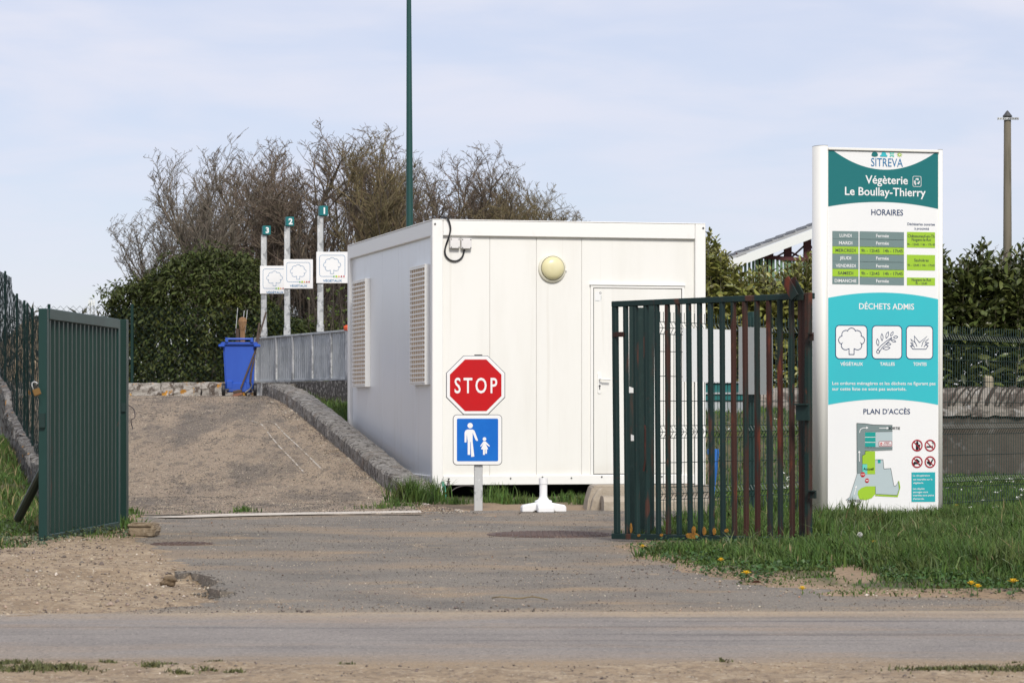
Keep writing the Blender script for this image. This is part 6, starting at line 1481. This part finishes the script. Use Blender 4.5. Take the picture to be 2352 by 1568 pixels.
# left strip
x, y = scatter(60000, -7.5, -2.8, 18.6, 33); sdv = sd_left(x, y); keep = (sdv > -.05) & (rng.random(len(x)) < smooth(-.1, .5, sdv)) & (x / y > -.19) & (x > WLX(y) - 6) & ((x < WLX(y) + .02) | (y < 26.4)); x, y, sdv = x[keep], y[keep], sdv[keep]
h = (.03 + .06 * smooth(0, .8, sdv)) * rng.uniform(.5, 1.5, len(x)); zl_ = h_left(x, y); blades('strip_grass', x, y, zl_ - .005, h, M_grass, 'grass strip beside the prop and the ribbed gate leaf')
k = rng.random(len(x)) < .05; blades('dry_strip_grass', x[k], y[k], zl_[k], h[k] * 1.6, M_grassd, 'dry blades in the strip by the ribbed gate leaf', lean=.9)
n = 5200; x, y = scatter(n, -4.6, -2.7, 19, 23.5); sdv = sd_left(x, y); keep = (sdv > 0) & (vnoise(x, y, 2, 61) > .42); x, y = x[keep], y[keep]; n = len(x)
pos = np.stack([x, y, h_left(x, y) + rng.uniform(.01, .06, n)], 1); Lh = rng.uniform(.015, .035, n)
tag(link('weeds', leaf_mesh('weeds', pos, np.stack([rng.normal(0, 1, n), rng.normal(0, 1, n), rng.normal(.3, .3, n)], 1), Lh, Lh * .8), None, [mat('grey green weed', (.065, .095, .045), .6, island=(.5, 1.5))]), 'low weeds at the foot of the ribbed gate leaf', 'weeds', kind='stuff')
# tufts at the cabin foot, kerb end, stop line and behind the kerb
tx, ty, th, tz = [], [], [], []
for px, py, D, n, r_, hh in ((940, 1160, 29.6, 420, .22, .30), (910, 1168, 28.6, 150, .25, .10), (975, 1160, 29.6, 160, .15, .18), (1000, 1160, 30.2, 220, .12, .26), (1045, 1163, 29.6, 150, .2, .09), (880, 1173, 28.0, 120, .3, .06), (1135, 1155, 30, 240, .2, .20), (1165, 1160, 29.6, 200, .25, .13), (1200, 1158, 30, 120, .3, .08), (1310, 1160, 30, 240, .3, .13), (1340, 1165, 29.5, 100, .15, .12), (562, 1180, 27.1, 160, .10, .07), (480, 1183, 27, 60, .25, .03), (300, 1184, 26.5, 160, .16, .08), (284, 1222, 23.2, 200, .16, .12), (1260, 1160, 30, 120, .3, .06)):
    c = A(px, HY, D); a = rng.uniform(0, 6.283, n); q = np.abs(rng.normal(0, r_ * .6, n)); tx.append(c.x + np.cos(a) * q); ty.append(D + np.sin(a) * q * .6); th.append(hh * rng.uniform(.3, 1.2, n)); tz.append(np.full(n, 0.0))
tx, ty, th, tz = map(np.concatenate, (tx, ty, th, tz)); blades('tuft_grass', tx, ty, tz, th, M_grass, 'grass tufts at the end of the kerb and along the cabin foot', lean=.45)
# bank of grass between kerb, cabin and pebbledash wall
def h_wedge(X, Y): return np.interp(Y, [33, 36, 38.2, 41.5], [.25, .62, .86, 1.12]) + (vnoise(X, Y, 3, 63) - .5) * .05
vs, fs = [], []; nY, nX = 24, 8
for i in range(nY + 1):
    Y = 33.5 + 9.2 * i / nY
    for k in range(nX + 1):
        xl = KX(Y) + KT - .02; xr = min(-.87 - .24 * (Y - 31.67) - .06, xl + 2) if Y < 36.9 else -1.2
        if xr < xl: xr = xl + .02
        X_ = xl + (xr - xl) * k / nX; vs.append((X_, Y, float(h_wedge(X_, Y))))
for i in range(nY):
    for k in range(nX): a = i * (nX + 1) + k; fs.append((a, a + 1, a + nX + 2, a + nX + 1))
o = link('grass_bank', mesh_np('grass_bank', vs, fs), None, [M_verge], smooth=True); o['kind'] = 'structure'
x, y = scatter(9000, -3.4, -1.2, 36.2, 42.4); keep = (x > KX(y) + KT) & ((y > 37.2) | (x < -.87 - .24 * (y - 31.67) - .1)); x, y = x[keep], y[keep]
blades('bank_grass', x, y, h_wedge(x, y), rng.uniform(.06, .18, len(x)), M_grass, 'bright grass on the bank between kerb and pebbledash wall', wd=.007)
# foreground tufts on the near shoulder
tx, ty, th = [], [], []
for px, py, n, r_, hh in ((15, 1545, 400, .10, .022), (60, 1562, 600, .14, .026), (150, 1560, 400, .12, .022), (345, 1556, 120, .05, .02), (355, 1545, 60, .05, .02), (415, 1564, 90, .05, .02), (250, 1536, 60, .05, .015), (475, 1556, 70, .05, .02), (540, 1556, 90, .05, .02), (800, 1546, 70, .04, .02), (2140, 1563, 350, .13, .02), (2250, 1566, 350, .16, .024), (2340, 1560, 280, .10, .02), (1655, 1540, 50, .04, .02), (2330, 1535, 50, .05, .015), (390, 1537, 60, .05, .012), (495, 1540, 50, .04, .012)):
    c = P(px, py); a = rng.uniform(0, 6.283, n); q = np.abs(rng.normal(0, r_ * .6, n)); tx.append(c.x + np.cos(a) * q); ty.append(c.y + np.sin(a) * q * .8); th.append(hh * rng.uniform(.5, 1.3, n))
tx, ty, th = map(np.concatenate, (tx, ty, th)); blades('shoulder_grass', tx, ty, h_near(tx, ty) - .003, th, mat('olive short grass', (.075, .082, .025), .7, island=(.5, 1.5)), 'short sparse grass tufts on the sandy shoulder of the road', wd=.0035, lean=1.0)

# ------------------------------------------------------------------ gravel
def pebbles(name, x, y, z, r, m, label):
    n = len(x); o6 = np.array([[1, 0, 0], [-1, 0, 0], [0, 1, 0], [0, -1, 0], [0, 0, .7], [0, 0, -.7]]); fc = np.array([[0, 2, 4], [2, 1, 4], [1, 3, 4], [3, 0, 4], [2, 0, 5], [1, 2, 5], [3, 1, 5], [0, 3, 5]])
    a = rng.uniform(0, 6.283, n); ca, sa = np.cos(a), np.sin(a); sc = rng.uniform(.6, 1.3, (n, 6, 1)) * r[:, None, None]
    v = o6[None] * sc; vx = v[..., 0] * ca[:, None] - v[..., 1] * sa[:, None]; vy = v[..., 0] * sa[:, None] + v[..., 1] * ca[:, None]
    v = np.stack([vx + x[:, None], vy + y[:, None], v[..., 2] + z[:, None]], -1).reshape(-1, 3); f = (fc[None] + (np.arange(n) * 6)[:, None, None]).reshape(-1, 3)
    return tag(link(name, mesh_np(name, v, f), None, [m]), label, 'gravel', kind='stuff')
M_grit = mat('mixed grit', (.27, .22, .165), .9, layers=[((1.3, 1.3, 1.3), (.10, .09, .078), .46, .52, .9), ((2.1, 2.1, 2.1), (.46, .40, .31), .54, .58, .9)], island=(.45, 1.6))
M_peb = mat('pale gravel', (.30, .24, .175), .9, layers=[((.9, .9, .9), (.12, .10, .09), .50, .56, .9), ((1.7, 1.7, 1.7), (.50, .45, .37), .55, .6, .9), ((2.9, 2.9, 2.9), (.40, .16, .08), .64, .68, .8)], island=(.45, 1.5))
x, y = scatter(2600, -2.6, 2.6, 13.3, 14.6); k = rng.random(len(x)) < np.exp(-((y - 13.75) / .3) ** 2) * smooth(2.3, -1, x) + .05; x, y = x[k], y[k]
X1, Y1 = scatter(2200, -4, 3, 14, 27); k = inside(apron, X1, Y1); X1, Y1 = X1[k], Y1[k]
x, y = np.concatenate([x, X1]), np.concatenate([y, Y1]); pebbles('loose_gravel', x, y, np.full(len(x), .004), rng.lognormal(-5.45, .40, len(x)), M_peb, 'loose gravel scattered over the driveway asphalt')
x, y = scatter(6000, -5.2, -1.2, 13.2, 21.5); k = ~inside(apron, x, y) & (sd_left(x, y) < .1); x, y = x[k], y[k]; pebbles('dirt_gravel', x, y, h_dirt(x, y) + .004, rng.lognormal(-5.1, .45, len(x)), M_peb, 'small stones lying on the sandy dirt')
x, y = scatter(1500, -3, 3, 9.6, 11.3); pebbles('shoulder_gravel', x, y, h_near(x, y) + .002, rng.lognormal(-5.5, .4, len(x)), M_peb, 'small stones on the near road shoulder')
x, y = scatter(1400, .7, 4.2, 14.3, 19); k = np.abs(sd_verge(x, y)) < .25; x, y = x[k], y[k]; pebbles('rim_gravel', x, y, np.maximum(h_verge(x, y), 0) + .004, rng.lognormal(-4.9, .4, len(x)), M_peb, 'stones along the worn rim of the verge')
n = 1400; D_ = rng.uniform(27, 40, n); x = KX(D_) - rng.uniform(0, .35, n) ** 1.5 * 1.2; pebbles('ramp_grit', x, D_, ramp_z(D_) + .004, rng.lognormal(-4.9, .4, n), M_peb, 'grit gathered along the foot of the kerb on the ramp')

x, y = scatter(42000, -5, 4.5, 12.3, 27.6); k = (inside(apron, x, y) | (y < 13.6)) & (np.abs(x / y) < .19) & (rng.random(len(x)) < .25 + .75 * vnoise(x, y, .9, 77)); x, y = x[k], y[k]
pebbles('fine_grit', x, y, np.full(len(x), .004), rng.lognormal(-5.75, .30, len(x)), M_grit, 'fine grit standing proud of the worn asphalt')
D_ = rng.uniform(26.6, 42, 26000); x = KX(D_) - rng.uniform(0, 3.4, len(D_)); k = rng.random(len(x)) < .3 + .7 * vnoise(x, D_, 1.1, 78); x, D_ = x[k], D_[k]
pebbles('ramp_aggregate', x, D_, ramp_z(D_) + .004, rng.lognormal(-5.2, .32, len(x)), M_grit, 'exposed aggregate standing proud of the ramp concrete')
# crumbled edge of the asphalt
M_crumb = mat('broken asphalt', (.11, .10, .085), .95, island=(.6, 1.4))
ei = [p for p in left_edge if 14.6 < p[1] < 17.2]; n = 220; q = np.array([ei[int(i)] for i in rng.integers(0, len(ei), n)]); x = q[:, 0] + rng.normal(-.02, .035, n); y = q[:, 1] + rng.normal(-.02, .06, n)
pebbles('asphalt_crumbs', x, y, np.where(inside(apron, x, y), .002, -.035), rng.lognormal(-5.1, .4, n), M_crumb, 'dark crumbs along the broken edge of the asphalt')

# ------------------------------------------------------------------ single small things
def rock(name, px, py, w, hgt, m, label, cat, z=0.0, seed=1, dep=1.0):
    bm = bmesh.new(); bmesh.ops.create_icosphere(bm, subdivisions=3, radius=.5); rr = random.Random(seed); ph = [rr.uniform(0, 6) for _ in range(6)]
    for v in bm.verts:
        c = v.co; k = 1 + .16 * math.sin(5 * c.x + ph[0]) * math.sin(6 * c.y + ph[1]) + .12 * math.sin(11 * c.z + ph[2] + 4 * c.x) + rr.uniform(-.05, .05)
        v.co = Vector((c.x * w * k, c.y * w * dep * k, c.z * hgt * k))
    me = bpy.data.meshes.new(name); bm.to_mesh(me); bm.free(); o = link(name, me, None, [m]); b = P(px, py); o.location = (b.x, b.y, z + hgt * .36); return tag(o, label, cat)
M_clod = mat('brown earth clod', (.17, .12, .07), .95, layers=[(14, (.10, .07, .04), .45, .65, .8), (30, (.27, .20, .13), .58, .7, .7)], bump=(40, .8))
rock('earth_clod', 388, 1330, .085, .06, M_clod, 'brown clod of earth on the sand by the broken asphalt edge', 'clod', -.03, 5)
rock('earth_clod', 373, 1331, .03, .03, M_clod, 'tiny clod lying against the larger brown clod', 'clod', -.03, 8)
b = P(328, 1233)
M_blk = mat('broken sandy stone', (.27, .21, .14), .95, layers=[(7, (.17, .13, .085), .45, .65, .8), (20, (.36, .30, .22), .56, .7, .7), (3, (.30, .15, .06), .68, .74, .8)], bump=(25, .8))
D = b.y; s = pxm(D)
mb = MB(); mb.prism([(-31 * s, 0), (28 * s, 0), (33 * s, 14 * s), (33 * s, 26 * s), (25 * s, 33 * s), (-30 * s, 33 * s), (-33 * s, 24 * s)], -.06, .12); o = mb.build('coping_fragment', M_blk, bevel=.012, segs=2); lumpy(o, .004, 2, 7)
o.location = (b.x, D + .03, .0); o.rotation_euler = (0, 0, rad(-7)); tag(o, 'broken block of sandy coping stone at the foot of the hinge post', 'stone')
mb = MB(); mb.box(-31 * s, 24 * s, -.075, -.05, 25 * s, 30 * s); lumpy(mb.build('moulding', M_blk, o, bevel=.004), .003, 2, 8)
# cast iron covers
M_iron = mat('rusty cast iron', (.10, .062, .050), .8, layers=[(4, (.14, .10, .075), .45, .7, .8), (12, (.06, .045, .04), .5, .65, .7)])
for x0, x1, y, lab in ((1118, 1412, 1227, 'large rusty manhole cover in the asphalt before the cabin'), (346, 490, 1249, 'small rusty drain cover in the sandy asphalt beside the broken stone block')):
    c = P((x0 + x1) / 2, y); rx = (x1 - x0) / 2 * pxm(c.y); ry = rx if rx < .3 else rx * 1.15
    t = thing('manhole_cover', lab, 'manhole cover', (c.x, c.y, 0))
    mb = MB(); mb.slab([(rx * math.cos(a), ry * math.sin(a)) for a in [2 * math.pi * k / 40 for k in range(40)]], -.02, .0045); mb.build('plate', M_iron, t)
    mb = MB(); st = .045
    for i in range(int(-rx / st), int(rx / st) + 1):
        for j in range(int(-ry / st), int(ry / st) + 1):
            if math.hypot(i * st / rx, j * st / ry) < .9: mb.box(i * st - .016, i * st + .016, j * st - .016, j * st + .016, .0046, .010)
    o = mb.build('studs', M_iron, t, recalc=False); o['kind'] = 'stuff'
# sticks
M_stick = mat('bark stick', (.14, .08, .055), .9)
o = MB().tube(catmull([P(36, 1390) + Vector((0, 0, .0)), P(70, 1384) + Vector((0, 0, .012)), P(90, 1386) + Vector((0, 0, .0)), P(120, 1381) + Vector((0, 0, .01)), P(182, 1381) + Vector((0, 0, -.0))]), .007, 6).build('dry_stick', M_stick); o.location.z = -.01; tag(o, 'dry reddish stick lying on the sandy dirt', 'stick')
o = MB().tube(catmull([P(1130, 1375), P(1150, 1378) + Vector((0, 0, .012)), P(1190, 1376), P(1225, 1377) + Vector((0, 0, .01)), P(1258, 1379)]), .0035, 5).build('thin_twig', M_grassd); o.location.z = .006; tag(o, 'thin pale twig lying on the driveway asphalt', 'twig')
# dandelions
M_dand = mat('dandelion yellow', (.80, .52, .01), .7); M_dst = mat('flower stalk', (.10, .14, .04), .6)
def on_verge(px, py):
    lo, hi = 14.2, 29.
    for _ in range(40):
        mid = (lo + hi) / 2; X_ = (px - CX) / F * mid; row = HY + (H - float(h_verge(np.array([X_]), np.array([mid]))[0]) - .05) / mid * F
        if row > py: lo = mid
        else: hi = mid
    return Vector(((px - CX) / F * lo, lo, float(h_verge(np.array([(px - CX) / F * lo]), np.array([lo]))[0])))
DL = [(1476, 1256, 'yellow dandelion under the free end of the barred gate leaf'), (1656, 1287, 'yellow dandelion below the lichen patch of the gate'), (1714, 1317, 'yellow dandelion just above the fallen red leaf'), (2006, 1247, 'large yellow dandelion in the grass below the totem'),
      (2197, 1162, 'yellow dandelion at the foot of the totem, before the mesh fence'), (2246, 1348, 'higher of two small yellow dandelions at the verge rim'), (2231, 1341, 'lower of two small yellow dandelions at the verge rim'), (2327, 1336, 'yellow dandelion close to the picture edge on the verge'), (1843, 1353, 'tiny yellow dandelion on the bare rim of the verge')]
for px, py, lab in DL:
    b = on_verge(px, py); t = thing('dandelion', lab, 'flower', b, R.uniform(0, 6), 'dandelions in the verge'); big = .028 if px in (2006, 1714, 2327) else .020
    mb = MB(); mb.tube([(0, 0, -.01), (.004, 0, .05)], .003, 5); mb.build('stalk', M_dst, t)
    vs, fs = [], []
    for k in range(26):
        a = 2 * math.pi * k / 13; rr_ = big * (1 if k < 13 else .6); z_ = .052 if k < 13 else .060; n_ = len(vs); vs += [(0, 0, z_ - .004), (rr_ * math.cos(a - .2), rr_ * math.sin(a - .2), z_ + .006), (rr_ * 1.08 * math.cos(a), rr_ * 1.08 * math.sin(a), z_ + .008), (rr_ * math.cos(a + .2), rr_ * math.sin(a + .2), z_ + .006)]; fs.append((n_, n_ + 1, n_ + 2, n_ + 3))
    mb = MB(); mb.add(vs, fs); mb.build('petals', M_dand, t, recalc=False)
b = on_verge(1975, 1245); t = thing('dandelion_clock', 'white dandelion seed head beside the large yellow dandelion', 'seed head', b)
mb = MB(); mb.tube([(0, 0, -.01), (0, 0, .09)], .003, 5); mb.build('stalk', M_dst, t)
v = []; f = []
for k in range(60):
    d_ = Vector((R.gauss(0, 1), R.gauss(0, 1), R.gauss(0, 1))).normalized(); u_ = d_.orthogonal().normalized(); n_ = len(v); c = Vector((0, 0, .10)); v += [c + u_ * .001, c + d_ * .017 + u_ * .004, c + d_ * .017 - u_ * .004]; f.append((n_, n_ + 1, n_ + 2))
mb = MB(); mb.add(v, f); mb.build('seeds', mat('seed white', (.5, .5, .47), .9), t, recalc=False)
b = on_verge(1746, 1332); me = leaf_mesh('fallen_leaf', np.zeros((1, 3)), np.array([[1., .2, .15]]), np.array([.06]), np.array([.03]), True); o = link('fallen_leaf', me, None, [mat('red brown leaf', (.13, .035, .016), .9)]); o.location = (b.x - .05, b.y, max(b.z, .0) + .025); tag(o, 'curled red-brown leaf lying on the rim of the verge', 'leaf')
